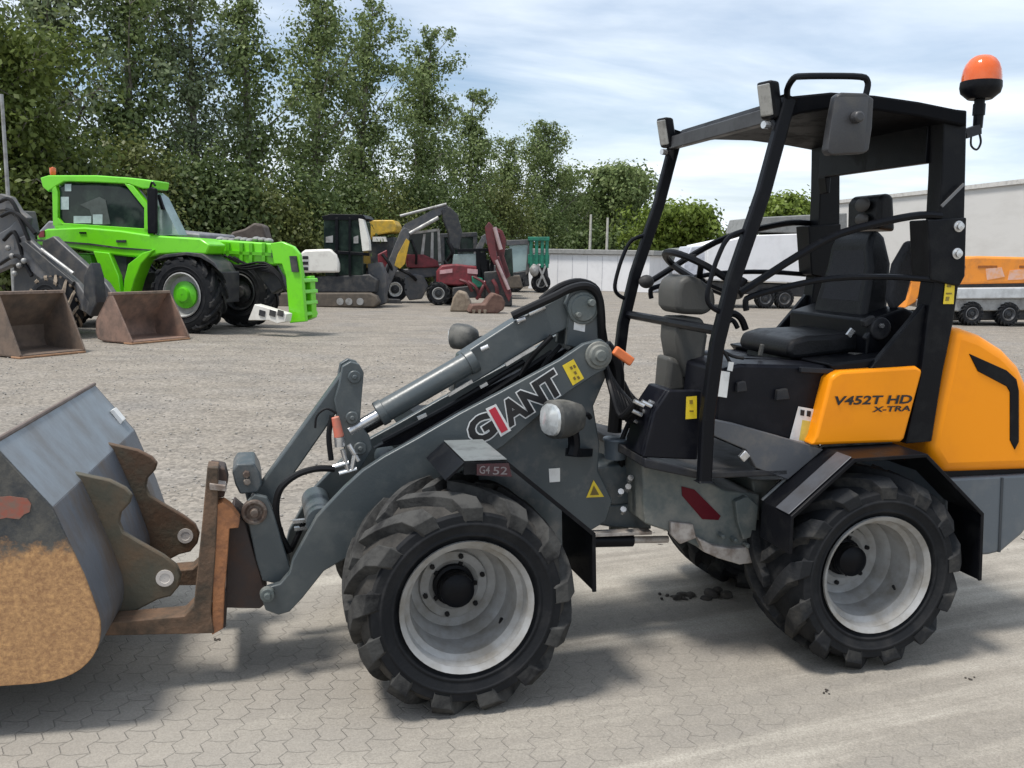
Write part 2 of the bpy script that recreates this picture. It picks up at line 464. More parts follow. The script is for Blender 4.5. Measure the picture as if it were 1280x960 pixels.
# ---- upper beam, tilt cylinder
m = MB()
m.pp(F_, [(576, 444), (640, 403), (706, 368), (722, 362), (736, 370), (738, 396), (714, 408), (668, 432), (600, 474), (566, 492)], -.045, -.045, .045)
m.build('tilt_beam', GREY, loader, .006)
m = MB()
a = F_.P(596, 450, -.075); b = F_.P(474, 520, -.075)
a = a + F_.w * .03; b = b + F_.w * .03
m.cyl(b, a, .043, n=28); m.cyl(b, b + (a - b).normalized() * .03, .048, n=28); m.cyl(a - (a - b).normalized() * .035, a, .048, n=28)
m.build('tilt_cylinder', GREY, loader, .003)
m = MB(); d = (b - a).normalized(); m.cyl(b, b + d * .12, .021, n=16)
m.build('cylinder_rod', STEEL, loader)
m = MB()
for (x0, y0), (x1, y1) in (((455, 540), (590, 458)), ((478, 552), (655, 452)), ((500, 560), (690, 440))):
    p0 = F_.P(x0, y0, -.02); p1 = F_.P((x0 + x1) / 2, (y0 + y1) / 2 + 3, -.03); p2 = F_.P(x1, y1, -.02); m.tube([p0, p1, p2], .011)
for k, (x0, y0, x1, y1) in enumerate(((700, 432, 668, 480), (716, 436, 690, 470), (735, 430, 712, 462), (690, 420, 650, 470))):
    m.tube([F_.P(x0, y0, -.02 - .02 * k), F_.P((x0 + x1) / 2 - 4, (y0 + y1) / 2, -.05), F_.P(x1, y1, -.03)], .010)
m.tube([F_.P(640, 395, -.05), F_.P(690, 372, -.085), F_.P(715, 360, -.085), F_.P(735, 358, -.085), F_.P(748, 370, -.085), F_.P(752, 400, -.08), F_.P(752, 440, -.05)], .016)
m.tube([F_.P(676, 375, .05), F_.P(700, 358, .05), F_.P(725, 352, .06), F_.P(746, 362, .06), F_.P(750, 390, .06), F_.P(758, 440, .05)], .014)
build_each(m, 'hydraulic_hose', HOSE, loader)
m = MB()
m.pp(F_, [(470, 566), (580, 505), (680, 455), (735, 428), (735, 442), (640, 492), (520, 558)], -.05, .02, .06)
m.build('hose_guard', NAVY, loader, .004)
m = MB()
for x, y, x2, y2 in ((522, 523, 533, 518), (600, 484, 609, 479), (632, 456, 668, 434), (560, 494, 590, 476)):
    m.bar(F_.P(x, y, -.075), F_.P(x2, y2, -.075), .012, .012)
m.cyl(F_.P(602, 437, -.08), F_.P(611, 433, -.09), .010)
m.cyl(F_.P(660, 392, -.05), F_.P(680, 383, -.05), .016); m.cyl(F_.P(646, 402, -.06), F_.P(656, 398, -.06), .011)
build_each(m, 'hose_fitting', STEEL, loader)
m = MB(); quad_l(m, F_, [(718, 399), (732, 401), (731, 415), (717, 412)], -.073); m.build('white_label', WHITE, loader, smooth=False)

# ---- bell crank and tilt link
m = MB()
m.pp(F_, [(428, 458), (438, 452), (449, 455), (455, 466), (452, 500), (450, 530), (462, 545), (466, 560), (450, 588), (436, 584), (432, 560), (422, 520), (418, 500), (424, 480)], -.06, -.06, -.03)
m.pp(F_, [(428, 458), (438, 452), (449, 455), (455, 466), (452, 500), (450, 530), (462, 545), (466, 560), (450, 588), (436, 584), (432, 560), (422, 520), (418, 500), (424, 480)], -.06, .03, .06)
for x, y in ((443, 471), (450, 560), (440, 522)):
    c = F_.P(x, y, -.06); m.cyl(c - F_.w * .012, c + F_.w * .13, .024, n=18); m.cyl(c - F_.w * .02, c, .010, n=8)
m.build('bell_crank', GREY, loader, .004)
m = MB()
m.pp(F_, [(424, 470), (433, 462), (446, 470), (446, 480), (340, 632), (326, 646), (310, 640), (314, 622)], -.028, -.028, .028)
m.build('tilt_link', GREY, loader, .006)
m = MB()
m.cyl(F_.P(424, 546, -.10), F_.P(419, 521, -.10), .018, .014, 14)
m.build('coupler_cap', PINK, loader, .003)
m = MB()
m.cyl(F_.P(424, 546, -.10), F_.P(425, 558, -.10), .019, n=14)
for x, y, x2, y2 in ((428, 562, 436, 590), (436, 556, 448, 576), (444, 566, 440, 588), (416, 584, 436, 578), (424, 592, 446, 586)):
    m.cyl(F_.P(x, y, -.11), F_.P(x2, y2, -.11), .009, n=10)
build_each(m, 'quick_coupler', STEEL, loader)
m = MB()
m.tube([F_.P(418, 586, -.11), F_.P(395, 586, -.12), F_.P(370, 594, -.12), F_.P(350, 612, -.12), F_.P(345, 638, -.11), F_.P(350, 665, -.09), F_.P(362, 690, -.08)], .012)
m.tube([F_.P(350, 660, -.04), F_.P(360, 690, -.04), F_.P(372, 670, -.03), F_.P(380, 650, -.02)], .010)
m.tube([F_.P(415, 520, -.09), F_.P(411, 545, -.09), F_.P(414, 575, -.09)], .010)
m.tube([F_.P(421, 517, -.09), F_.P(408, 511, -.09), F_.P(396, 520, -.09), F_.P(394, 535, -.09)], .004)
build_each(m, 'tilt_hose', HOSE, loader)
m = MB()
m.bar(F_.P(366, 652, -.03), F_.P(386, 650, -.03), .018, .012); m.bar(F_.P(368, 661, -.03), F_.P(386, 659, -.03), .018, .012)
build_each(m, 'hose_clamp', STEEL, loader)

# ---- quick hitch
m = MB()
hp = [(305, 632), (318, 618), (334, 622), (342, 640), (352, 675), (364, 712), (366, 726), (346, 730), (328, 726), (320, 700), (312, 662)]
m.pp(F_, hp, -.12, -.12, -.09); m.pp(F_, hp, -.12, .09, .12)
m.pp(F_, [(318, 660), (340, 655), (358, 715), (328, 720)], -.12, -.09, .09)
m.build('hitch_plate', GREY, loader, .004)
m = MB()
m.pp(F_, [(290, 590), (296, 580), (318, 579), (325, 592), (328, 606), (322, 616), (300, 618), (294, 606)], -.10, -.10, .10)
m.build('hitch_head', GREY2, loader, .006)
m = MB()
for x, y in ((308, 592), (309, 601)):
    c = F_.P(x, y, -.10); m.cyl(c, c - F_.w * .022, .013, n=6)
c = F_.P(318, 640, -.125)
m.lathe(c, -F_.w, [(.044, -.02), (.044, .010), (.034, .012), (.026, .004), (.001, .004)], 24); m.cyl(c, c - F_.w * .026, .017, .015, 12)
c = F_.P(365, 725, -.125); m.cyl(c - F_.u * .03, c + F_.u * .005 + Vector((0, 0, .01)), .012, n=10)
build_each(m, 'hitch_pin', mat('dark_rusty_pin', (.10, .07, .055), .6, .3, (.25, .22, .19), 20, .4), loader, .002)
m = MB()
m.pp(F_, [(284, 660), (292, 640), (306, 652), (314, 680), (326, 720), (335, 752), (325, 761), (282, 760)], -.11, -.11, .11)
m.build('hitch_back_plate', RUSTD, loader, .004)

# ---- pallet fork carriage
m = MB()
fk = [(259, 584), (273, 585), (272, 640), (269, 700), (264, 765), (268, 792), (128, 795), (131, 779), (230, 770), (242, 758), (249, 690), (254, 640)]
for lt, dl in ((-.20, 0), (.0, .48)):
    pts = [F_.sz(x, y, -.20) for x, y in fk]
    if dl: pts = [(q, min(z, .60)) for q, z in pts]
    m.prism(F_, pts, -.20 + dl, -.10 + dl)
build_each(m, 'pallet_fork', RUST, loader, .004)
m = MB()
m.pp(F_, [(262, 583), (281, 586), (285, 602), (280, 622), (268, 622)], -.14, -.14, -.03)
m.pp(F_, [(268, 742), (284, 742), (282, 788), (264, 790)], -.14, -.12, .45)
build_each(m, 'fork_carriage', RUSTD, loader, .005)
m = MB()
m.pp(F_, [(268, 632), (279, 628), (288, 634), (300, 650), (298, 660), (287, 661), (284, 705), (281, 735), (279, 786), (265, 794), (266, 720)], -.195, -.195, -.12)
m.build('carriage_flange', RUSTL, loader, .003)
m = MB(); m.pp(F_, [(262, 604), (282, 607), (283, 614), (262, 612)], -.205, -.21, -.14); m.build('fork_latch', WORN, loader, .002)

# ---- front fender and headlights
m = MB()
fp = [F_.sz(x, y, -.57) for x, y in ((556, 600), (580, 578), (634, 576), (744, 666), (745, 739))]
m.strip(F_, fp, -.57, -.24, .008)
m.strip(F_, fp[2:], -.575, -.568, .014)
m.strip(F_, [F_.sz(x, y, -.57) for x, y in ((580, 578), (634, 576), (640, 581))], -.573, -.565, .04)
m.build('front_fender', BLACK, loader, .002)
m = MB(); m.prism(F_, [(fp[1][0] + .004, fp[1][1] + .002), (fp[2][0], fp[2][1] + .002), (fp[2][0], fp[2][1] + .006), (fp[1][0], fp[1][1] + .006)], -.568, -.24); m.build('fender_top', mat('dusty_sky_sheen_fender_top', (.17, .185, .185), .5, 0, (.08, .085, .085), 9, .4, .1, 80), loader, .002)  # grey holds both dust and the sky's reflection, painted into the colour
m = MB()
fp2 = [(s, z) for s, z in fp]
m.strip(F_, fp2, .235, .57, .008)
m.build('front_fender', BLACK, loader, .002)
m = MB()
quad_l(m, F_, [(596, 580), (636, 579), (640, 596), (596, 594)], -.576)
m.build('fender_sticker', mat('dull_red_sticker', (.055, .010, .015), .6, 0, (.03, .02, .022), 60, .6), loader, smooth=False)
m = MB(); put_text(m, F_, 'G4', (599, 592), (612, 592), .026, -.578, 0, .01); put_text(m, F_, '52', (616, 593), (634, 593), .026, -.578, 0, .01); m.build('fender_print', mat('faded_print', (.16, .14, .145), .5), loader, smooth=False)

def headlight(px, py, l, sc=1.0, far=False):
    nd = node('headlight', loader)
    c = F_.P(px, py, l) if not far else None
    c = F_.P(px, py, l)
    m = MB()
    fwd = -F_.u * .93 - F_.w * .37 if l < 0 else -F_.u * .55 + F_.w * .83
    fwd.normalize()
    rt = Vector((-fwd.y, fwd.x, 0))
    K = [(h * sc, r * sc) for h, r in ((-.055, .052), (-.045, .066), (0, .066), (.03, .060), (.07, .048), (.09, .025))]
    vs = []; n = 16
    for h, r in K:
        for i in range(n):
            a = 2 * pi * i / n
            g = lambda t: math.copysign(abs(t) ** .78, t)
            vs.append(c - fwd * h + rt * (r * g(cos(a)) * 1.0) + Vector((0, 0, r * 1.05 * g(sin(a)))))
    fs = []
    for j in range(len(K) - 1):
        fs += [(j * n + i, j * n + (i + 1) % n, (j + 1) * n + (i + 1) % n, (j + 1) * n + i) for i in range(n)]
    fs += [tuple(range(n - 1, -1, -1)), tuple(range((len(K) - 1) * n, len(K) * n))]
    m.add(vs, fs)
    m.build('lamp_housing', LAMPB, nd, ang=40)
    m = MB()
    vs = []
    for h, r in [(h * sc, r * sc) for h, r in ((.050, .056), (.062, .052), (.068, .03), (.070, .001))]:
        for i in range(n):
            a = 2 * pi * i / n
            vs.append(c + fwd * h + rt * (r * g(cos(a))) + Vector((0, 0, r * 1.05 * g(sin(a)))))
    fs = []
    for j in range(3):
        fs += [(j * n + i, (j + 1) * n + i, (j + 1) * n + (i + 1) % n, j * n + (i + 1) % n) for i in range(n)]
    m.add(vs, fs); m.build('lamp_lens', LENS, nd, ang=40)
    m = MB()
    e = c - fwd * .09
    m.tube([c - fwd * .05 - Vector((0, 0, .05)), c - fwd * .06 - Vector((0, 0, .10)), c - fwd * .05 - Vector((0, 0, .14))], .022)
    m.tube([e, e - fwd * .03 + Vector((0, 0, .004)), e - fwd * .045 - Vector((0, 0, .012))], .009)
    if l < 0: m.bar(c - fwd * .05 - Vector((0, 0, .13)), F_.P(733, 565, -.15), .05, .03)
    else: m.tube([c - fwd * .05 - Vector((0, 0, .13)), F_.P(596, 470, .19)], .015)
    m.build('lamp_bracket', BLACK, nd)
headlight(703, 523, -.31)
headlight(579, 421, .31, .78)

# articulation joint, pins, steering ram and small parts between the halves
m = MB()
m.pp(F_, [(742, 585), (775, 580), (800, 590), (812, 600), (812, 625), (770, 632), (745, 628)], -.10, -.10, .12)
m.pp(F_, [(742, 632), (790, 630), (812, 640), (815, 662), (768, 660), (740, 655)], -.10, -.10, .12)
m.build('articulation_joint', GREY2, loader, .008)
m = MB(); m.cyl(R_.p(0, 0, .36), R_.p(0, 0, .78), .04, n=20); m.build('articulation_pin', GREYDUST, loader, .003)
m = MB()
a = F_.P(735, 676, -.14); b = R_.P(835, 674, -.14); m.cyl(a, a.lerp(b, .55), .026, n=16)
m.build('steering_ram', BLACK, loader, .002)
m = MB(); m.cyl(a.lerp(b, .5), b, .014, n=12); m.bar(F_.P(738, 667, -.15), R_.P(812, 664, -.15), .05, .014)
m.build('steering_rod', WORN, loader, .002)
m = MB()
c = R_.P(769, 573, -.10)
m.lathe(c, (0, 0, 1), [(.001, 0), (.040, 0), (.044, .02), (.048, .07), (.052, .075), (.050, .082), (.001, .084)], 22)
m.build('fluid_reservoir', BLUECUP, loader)
rg = random.Random(5)
m = MB()
for i in range(9):
    x0 = 758 + 4.0 * i; y0 = 458 + 4 * i
    m.tube([F_.P(752 + i * 2, 440 + 3 * i, -.06 + .03 * i), R_.P(765 + 2.5 * i, 480 + 5 * (i % 3), -.12 + .03 * i), R_.P(772 + 4 * i, 515 + 3 * (i % 4), -.14 + .03 * i), R_.P(800 + 3 * (i % 4), 512 + 4 * i, -.16 + .04 * i)], .011)
for i in range(10):
    m.tube([F_.P(756 + i, 452 + 4 * i, -.1 + .02 * i), R_.P(764 + 4 * i, 486 + 3 * i, -.25 + .02 * i), R_.P(776 + 4 * i, 520 + 2 * (i % 4), -.30 + .02 * i), R_.P(796 + 2.5 * i, 500 + 5.5 * (i % 6), -.36 + .02 * i)], .012)
for i in range(6):
    m.tube([R_.P(790 + 5 * i, 520 + 6 * i, -.1), R_.P(775 + 6 * i, 560 + 4 * i, -.12 + .03 * i), R_.P(778 + 5 * i, 600 + 6 * i, -.06), R_.P(768 + 6 * i, 640, .02)], .010)
m.tube([F_.P(756, 432, -.05), F_.P(768, 450, -.05), R_.P(772, 480, -.05), R_.P(768, 540, -.05)], .028, n=10)
build_each(m, 'joint_hose', HOSE, loader)
m = MB()
for i in range(8):
    x, y = 792 + (i % 3) * 9 + rg.uniform(-2, 2), 500 + (i // 3) * 13 + rg.uniform(-2, 2)
    p = R_.P(x, y, -.40 + .02 * i); q = R_.P(x + 12, y + 6, -.40 + .02 * i); m.cyl(p, q, .008, n=8)
for x, y in ((787, 601), (775, 618), (797, 590), (803, 568), (778, 640), (784, 612)):
    p = R_.P(x, y, -.16); m.cyl(p, p + Vector((.0, -.03, .02)), .012, n=8)
build_each(m, 'pipe_fitting', STEEL, loader)
m = MB(); m.bar(F_.P(768, 437, -.20), F_.P(790, 453, -.20), .035, .022, up=F_.w); m.build('orange_hose_sleeve', ORTAG, loader, .006)
m = MB()
m.pp(R_, [(775, 575), (800, 560), (812, 575), (808, 610), (785, 605)], -.05, -.05, .1)
m.pp(R_, [(755, 590), (790, 600), (788, 625), (758, 620)], -.05, -.08, .1)
m.build('valve_block', GREYDUST, loader, .005)
m = MB()
quad_l(m, F_, [(733, 622), (742, 600), (755, 621)], -.1525); m.build('triangle_warning_sticker', YEL, loader, smooth=False)
m = MB(); quad_l(m, F_, [(738, 619), (742.5, 607), (749, 618.5)], -.1545); m.build('triangle_print', mat('dark_print', (.16, .11, .02), .5), loader, smooth=False)
m = MB(); quad_l(m, F_, [(686, 586), (700, 585), (700, 602), (687, 603)], -.1525); m.build('serial_label', WHITE, loader, smooth=False)

# ================= rear half
m = MB()
ch = [(802, 580), (850, 585), (905, 612), (950, 618), (950, 660), (948, 694), (925, 700), (880, 688), (856, 676), (846, 668), (806, 655)]
m.pp(R_, ch, -.27, -.27, .27)
m.pp(R_, [(940, 600), (1190, 600), (1190, 680), (950, 680)], -.2, -.2, .2)
m.build('rear_chassis', GREYDUST, loader, .008)
m = MB()
m.pp(R_, [(872, 672), (892, 682), (915, 686), (955, 682), (955, 702), (925, 706), (898, 698), (880, 690)], -.30, -.30, .0)
m.pp(R_, [(838, 652), (866, 655), (870, 672), (850, 680), (838, 668)], -.285, -.29, -.27)
m.build('step_bracket', WORN, loader, .004)
m = MB(); quad_l(m, R_, [(852, 608), (868, 612), (901, 645), (898, 650), (878, 649), (853, 620)], -.274, 0, .003)
m.build('chassis_reflector', REDD, loader, smooth=False)
m = MB()
m.pp(R_, [(915, 625), (930, 618), (944, 630), (940, 668), (925, 672), (918, 650)], -.272, -.30, -.27)
for x, y in ((903, 670), (919, 675), (934, 682)):
    c = R_.P(x, y, -.30); m.cyl(c + R_.w * .04, c - R_.w * .012, .010, n=8)
m.build('chassis_gusset', GREYDUST, loader, .004)

# floor plate, dash wall, side sill, seat box
m = MB()
s0, z0 = R_.sz(806, 578, -.42); s1, z1 = R_.sz(880, 600, -.42); s2, z2 = R_.sz(985, 590, -.42)
m.prism(R_, [(s0, z0 + .015), (s1, z0 - .045), (s2, z0 - .045), (s2, z0 - .07), (s1 - .02, z0 - .07), (s0, z0 - .02)], -.42, .42)
m.build('floor_plate', BLACKDUST, loader, .005)
m = MB()
dw = [R_.sz(x, y, -.41) for x, y in ((836, 488), (878, 488), (872, 575), (804, 572), (818, 515))]
m.prism(R_, dw, -.41, -.385)
m.prism(R_, [R_.sz(x, y, -.41) for x, y in ((836, 488), (846, 488), (818, 572), (804, 572), (818, 515))], -.385, -.22)
m.build('front_wall', NAVY, loader, .006)
m = MB(); quad_l(m, R_, [(858, 496), (871, 495), (871, 523), (857, 524)], -.4125); m.build('yellow_warning_label', YEL, loader, smooth=False)
m = MB(); quad_l(m, R_, [(862, 500), (866, 500), (866, 505), (862, 505)], -.4145); quad_l(m, R_, [(862, 513), (867, 513), (867, 515), (862, 515)], -.4145); m.build('label_print', mat('olive_print', (.25, .17, .02), .5), loader, smooth=False)
m = MB()
m.pp(R_, [(900, 462), (925, 455), (1056, 458), (1040, 480), (1012, 556), (990, 552), (893, 528)], -.38, -.38, -.08); m.pp(R_, [(985, 464), (1056, 461), (1040, 482), (1012, 553), (985, 548)], -.38, -.09, .38)
m.build('seat_box', NAVY, loader, .012)
m = MB()
m.pp(R_, [(890, 524), (920, 530), (1012, 556), (1030, 562), (985, 600), (945, 585), (932, 562), (892, 545)], -.42, -.42, -.385)
m.build('side_sill', mat('grey_sill', (.085, .09, .10), .5, 0, (.14, .13, .12), 8, .4, .05, 100), loader, .004)
m = MB()
for pts in ([(970, 487), (982, 485), (985, 498), (968, 500)], [(920, 478), (930, 476), (932, 488), (919, 490)]):
    m.pp(R_, pts, -.385, -.40, -.38)
m.bar(R_.P(1000, 462, -.39), R_.P(1040, 464, -.39), .02, .02)
build_each(m, 'box_latch', BLACKDUST, loader, .003)
m = MB(); m.bar(R_.P(926, 574, -.43), R_.P(934, 566, -.43), .018, .03); m.build('sill_clip', STEEL, loader, .003)
m = MB(); quad_l(m, R_, [(998, 508), (1026, 513), (1015, 556), (987, 549)], -.384); m.build('white_data_label', WHITE, loader, smooth=False)
m = MB(); quad_l(m, R_, [(1003, 525), (1021, 528), (1013, 553), (999, 550)], -.3855); m.build('data_label_panel', mat('pale_yellow_print', (.75, .62, .12), .5), loader, smooth=False)
m = MB()
for x in (1001, 1009, 1017): quad_l(m, R_, [(x, 512 + (x - 1001) * .15), (x + 5, 513 + (x - 1001) * .15), (x + 4, 520 + (x - 1001) * .15), (x - .5, 519 + (x - 1001) * .15)], -.3865)
m.build('data_label_print', INK, loader, smooth=False)
m = MB()
m.pp(R_, [(898, 463), (912, 465), (908, 497), (895, 495)], -.395, -.398, -.394)
m.pp(R_, [(911, 452), (917, 453), (915, 464), (909, 463)], -.395, -.398, -.394)
m.build('hanging_tag', WHITE, loader)
m = MB(); m.tube([R_.P(914, 456, -.39), R_.P(905, 440, -.38), R_.P(897, 435, -.36), R_.P(915, 445, -.36), R_.P(930, 448, -.38)], .006); m.build('tag_wire', HOSE, loader)

# orange panels
m = MB()
m.pp(R_, [(1044, 468), (1052, 464), (1146, 458), (1154, 463), (1131, 549), (1126, 553), (1014, 557), (1020, 545), (1038, 474)], -.44, -.44, -.30)
m.build('orange_side_panel', ORANGE, loader, .012, seg=3)
m = MB()
put_text(m, R_, 'V452T HD', (1043, 506), (1140, 504), .034, -.4435, 0, .03, 0, .15)
put_text(m, R_, 'X-TRA', (1090, 515), (1138, 513.5), .021, -.4435, 0, .03, 0, .15)
m.build('panel_lettering', INK, loader, smooth=False)
m = MB()
hood = [(1192, 408), (1208, 411), (1230, 419), (1258, 437), (1278, 458), (1292, 490), (1300, 530), (1300, 588), (1178, 593), (1161, 565), (1166, 535), (1180, 470)]
hs = [R_.sz(x, y, -.43) for x, y in hood]
m.prism(R_, hs, -.43, .43)
m.build('engine_hood', ORANGE, loader, .045, seg=4)
m = MB()
m.pp(R_, [(1211, 442), (1258, 463), (1270, 474), (1273, 488), (1273, 552), (1268, 562), (1262, 550), (1262, 490), (1258, 483), (1222, 464)], -.43, -.434, -.425)
m.build('hood_vent', BLACK, loader, .002)
m = MB()
m.pp(R_, [(1185, 598), (1300, 592), (1300, 640), (1278, 668), (1252, 690), (1236, 694), (1200, 696), (1180, 680)], -.42, -.42, .42)
m.build('counterweight', mat('counterweight_grey', (.10, .118, .135), .45, 0, (.14, .15, .155), 6, .4, .05, 100), loader, .012)
m = MB(); m.pp(R_, [(1251, 597), (1254, 597), (1250, 690), (1247, 690)], -.42, -.4235, -.41); m.build('counterweight_seam', mat('seam', (.035, .042, .05), .6), loader, smooth=False)
m = MB(); m.pp(R_, [(1170, 588), (1300, 585), (1300, 594), (1180, 600)], -.40, -.40, .40); m.build('hood_gasket', BLACK, loader)

# rear fenders
m = MB()
fp = [R_.sz(x, y, -.60) for x, y in ((985, 692), (988, 645), (1067, 573), (1158, 567), (1229, 641), (1226, 725))]
m.strip(R_, fp, -.60, -.40, .008)
m.strip(R_, fp, -.606, -.598, .014)
m.build('rear_fender', BLACK, loader, .002)
m = MB()
q1, q2, q3 = fp[1], fp[2], fp[3]
m.tube([R_.p(q1[0], -.40, q1[1] + .004), R_.p(q2[0], -.40, q2[1] + .004), R_.p(q3[0], -.40, q3[1] + .004)], .006, smooth=0)
m.build('fender_edge', mat('fender_edge_highlight', (.16, .165, .165), .5, .1, (.03, .03, .03), 9, .6), loader)  # pale tube paints the highlight that runs along the fender edge
m = MB(); m.prism(R_, [(q1[0] - .002, q1[1] + .004), (q2[0] - .003, q2[1] + .003), (q2[0] - .006, q2[1] + .005), (q1[0] - .005, q1[1] + .006)], -.595, -.505)
m.build('fender_sheen_band', mat('grey_sheen_band', (.075, .08, .092), .45, 0, (.05, .05, .055), 6, .4), loader, .002)  # reflection on the bent flap, painted as a thin grey band
m = MB(); m.strip(R_, fp, .40, .60, .008); m.build('rear_fender', BLACK, loader, .002)

# ---- roll cage
LFp, LRp = .465, .405
def sl(x, y, l): return R_.sz(x, y, -l)
for sg in (-1, 1):
    m = MB()
    pts = [sl(x, y, LFp) for x, y in ((986, 122), (954, 240), (916, 350), (896, 430), (884, 520), (880, 602))]
    P = [R_.p(s, sg * LFp, z) for s, z in pts]
    # rectangular bent tube
    wd = .048
    vs = []; n = len(pts)
    for i in range(n):
        a = pts[max(i - 1, 0)]; b = pts[min(i + 1, n - 1)]
        dx, dz = b[0] - a[0], b[1] - a[1]; L_ = hypot(dx, dz); nx, nz = -dz / L_, dx / L_
        for du, dl in ((-1, -1), (1, -1), (1, 1), (-1, 1)):
            vs.append(R_.p(pts[i][0] + nx * du * wd / 2, sg * LFp + dl * .019, pts[i][1] + nz * du * wd / 2))
    fs = []
    for i in range(n - 1):
        for k in range(4):
            fs.append((i * 4 + k, i * 4 + (k + 1) % 4, i * 4 + 4 + (k + 1) % 4, i * 4 + 4 + k))
    fs += [(0, 1, 2, 3), tuple((n - 1) * 4 + k for k in (3, 2, 1, 0))]
    m.add(vs, fs)
    m.build('front_post', BLACK, loader, .006, ang=50)
    m = MB()
    pts = [sl(x, y, .44) for x, y in ((1181, 135), (1209, 138), (1207, 230), (1206, 270), (1203, 345), (1198, 360), (1192, 402), (1178, 470), (1165, 552), (1133, 555), (1152, 470), (1160, 400), (1168, 350), (1175, 270), (1178, 215))]
    m.prism(R_, pts, sg * .44, sg * .36)
    pts = [sl(x, y, .44) for x, y in ((1157, 275), (1205, 272), (1203, 345), (1196, 358), (1160, 350))]
    m.prism(R_, pts, sg * .455, sg * .345)
    pts = [sl(x, y, .44) for x, y in ((1092, 462), (1140, 405), (1160, 380), (1168, 400), (1158, 462))]
    m.prism(R_, pts, sg * .42, sg * .39)
    m.build('rear_post', BLACK, loader, .005)
m = MB()
for x, y in ((1198, 283), (1196, 317)):
    c = R_.P(x, y, -.455)
    m.lathe(c, -R_.w, [(.021, -.002), (.021, .004), (.015, .005), (.014, .016), (.001, .017)], 14)
build_each(m, 'post_bolt', STEEL, loader)
m = MB(); m.bar(R_.P(1177, 258, -.46), R_.P(1205, 230, -.46), .006, .010); m.build('post_stay', mat('dull_stay', (.16, .16, .165), .5, .3), loader)
m = MB(); quad_l(m, R_, [(1182, 350), (1194, 350), (1192, 380), (1179, 380)], -.4435); m.build('post_yellow_label', YEL, loader, smooth=False)
m = MB(); quad_l(m, R_, [(1185, 354), (1190, 354), (1189, 359), (1184, 359)], -.4455); quad_l(m, R_, [(1183, 366), (1190, 366), (1190, 368), (1183, 368)], -.4455); quad_l(m, R_, [(1183, 371), (1187, 371), (1186, 376), (1182, 376)], -.4455); m.build('post_label_print', mat('olive_label_print', (.25, .18, .02), .5), loader, smooth=False)

# roof
m = MB()
rt = [sl(x, y, .46) for x, y in ((976, 133), (990, 120), (1040, 115), (1095, 119), (1150, 127), (1209, 139))]
rb = [sl(x, y, .46) for x, y in ((1209, 158), (1150, 146), (1095, 138), (1040, 136), (1000, 142), (980, 150))]
m.prism(R_, rt + rb, -.46, .46)
m.build('roof', mat('black_roof', (.005, .0055, .007), .55, 0, (.008, .008, .009), 8, .4, .05, 100, .04), loader, .008)
m = MB()
pts = [sl(x, y, .44) for x, y in ((1150, 140), (1178, 148), (1178, 204), (1160, 206))]
sA, zA = sl(1178, 150, .40); sB, zB = sl(1177, 205, .36)
m.box(R_, sA - .03, sA, -.36, .36, zB, zA + .04)
for sg in (1,):
    m.prism(R_, [(sA - .03, zB + .002), (sA, zB + .002), (sA, zB - .07), (sA - .015, zB - .07)], sg * .36, sg * .30)
m.build('roof_rear_panel', BLACK, loader, .004)
m = MB()
sC, zC = sl(975, 140, .44)
m.box(R_, sC - .035, sC + .0, -.44, .44, zC - .035, zC + .018)
m.build('roof_front_rail', mat('grey_black_rail', (.04, .04, .043), .5), loader, .004)

# cross bar, side bars, grab handles
m = MB()
s_, z_ = sl(893, 398, LFp)
pA = R_.P(792, 393, LFp); zc = R_.sz(785, 393, LFp)
m.tube([R_.p(zc[0], LFp, zc[1]), R_.p(zc[0], -LFp + .02, zc[1])], .018, smooth=0)
m.build('dash_crossbar', BLACK, loader)
for sg in (-1, 1):
    m = MB()
    def mp(pts): return [R_.p(*(lambda q: (q[0], sg * .44, q[1]))(R_.sz(x, y, -.44))) for x, y in pts]
    m.tube(mp(((1176, 270), (1150, 269), (1110, 276), (1050, 292), (1000, 318), (950, 350), (925, 366))), .014, smooth=3)
    m.tube(mp(((1168, 350), (1110, 346), (1040, 348), (985, 358), (938, 371), (932, 378), (933, 388))), .011, smooth=3)
    m.build('side_bar', BLACK, loader)
    m = MB()
    hp = [(940, 286), (912, 296), (898, 320), (888, 350), (884, 372), (890, 384), (905, 392)]
    m.tube([R_.p(*(lambda q: (q[0], sg * LFp, q[1]))(R_.sz(x, y, -LFp))) for x, y in hp], .009)
    m.build('grab_handle', BLACK, loader)
m = MB()
m.ell(R_, R_.P(808, 352, LFp - .04), .035, .03, .03)
m.cyl(R_.P(867, 324, .30), R_.P(867, 318, .30), .012)
build_each(m, 'door_latch', BLACKDUST, loader)

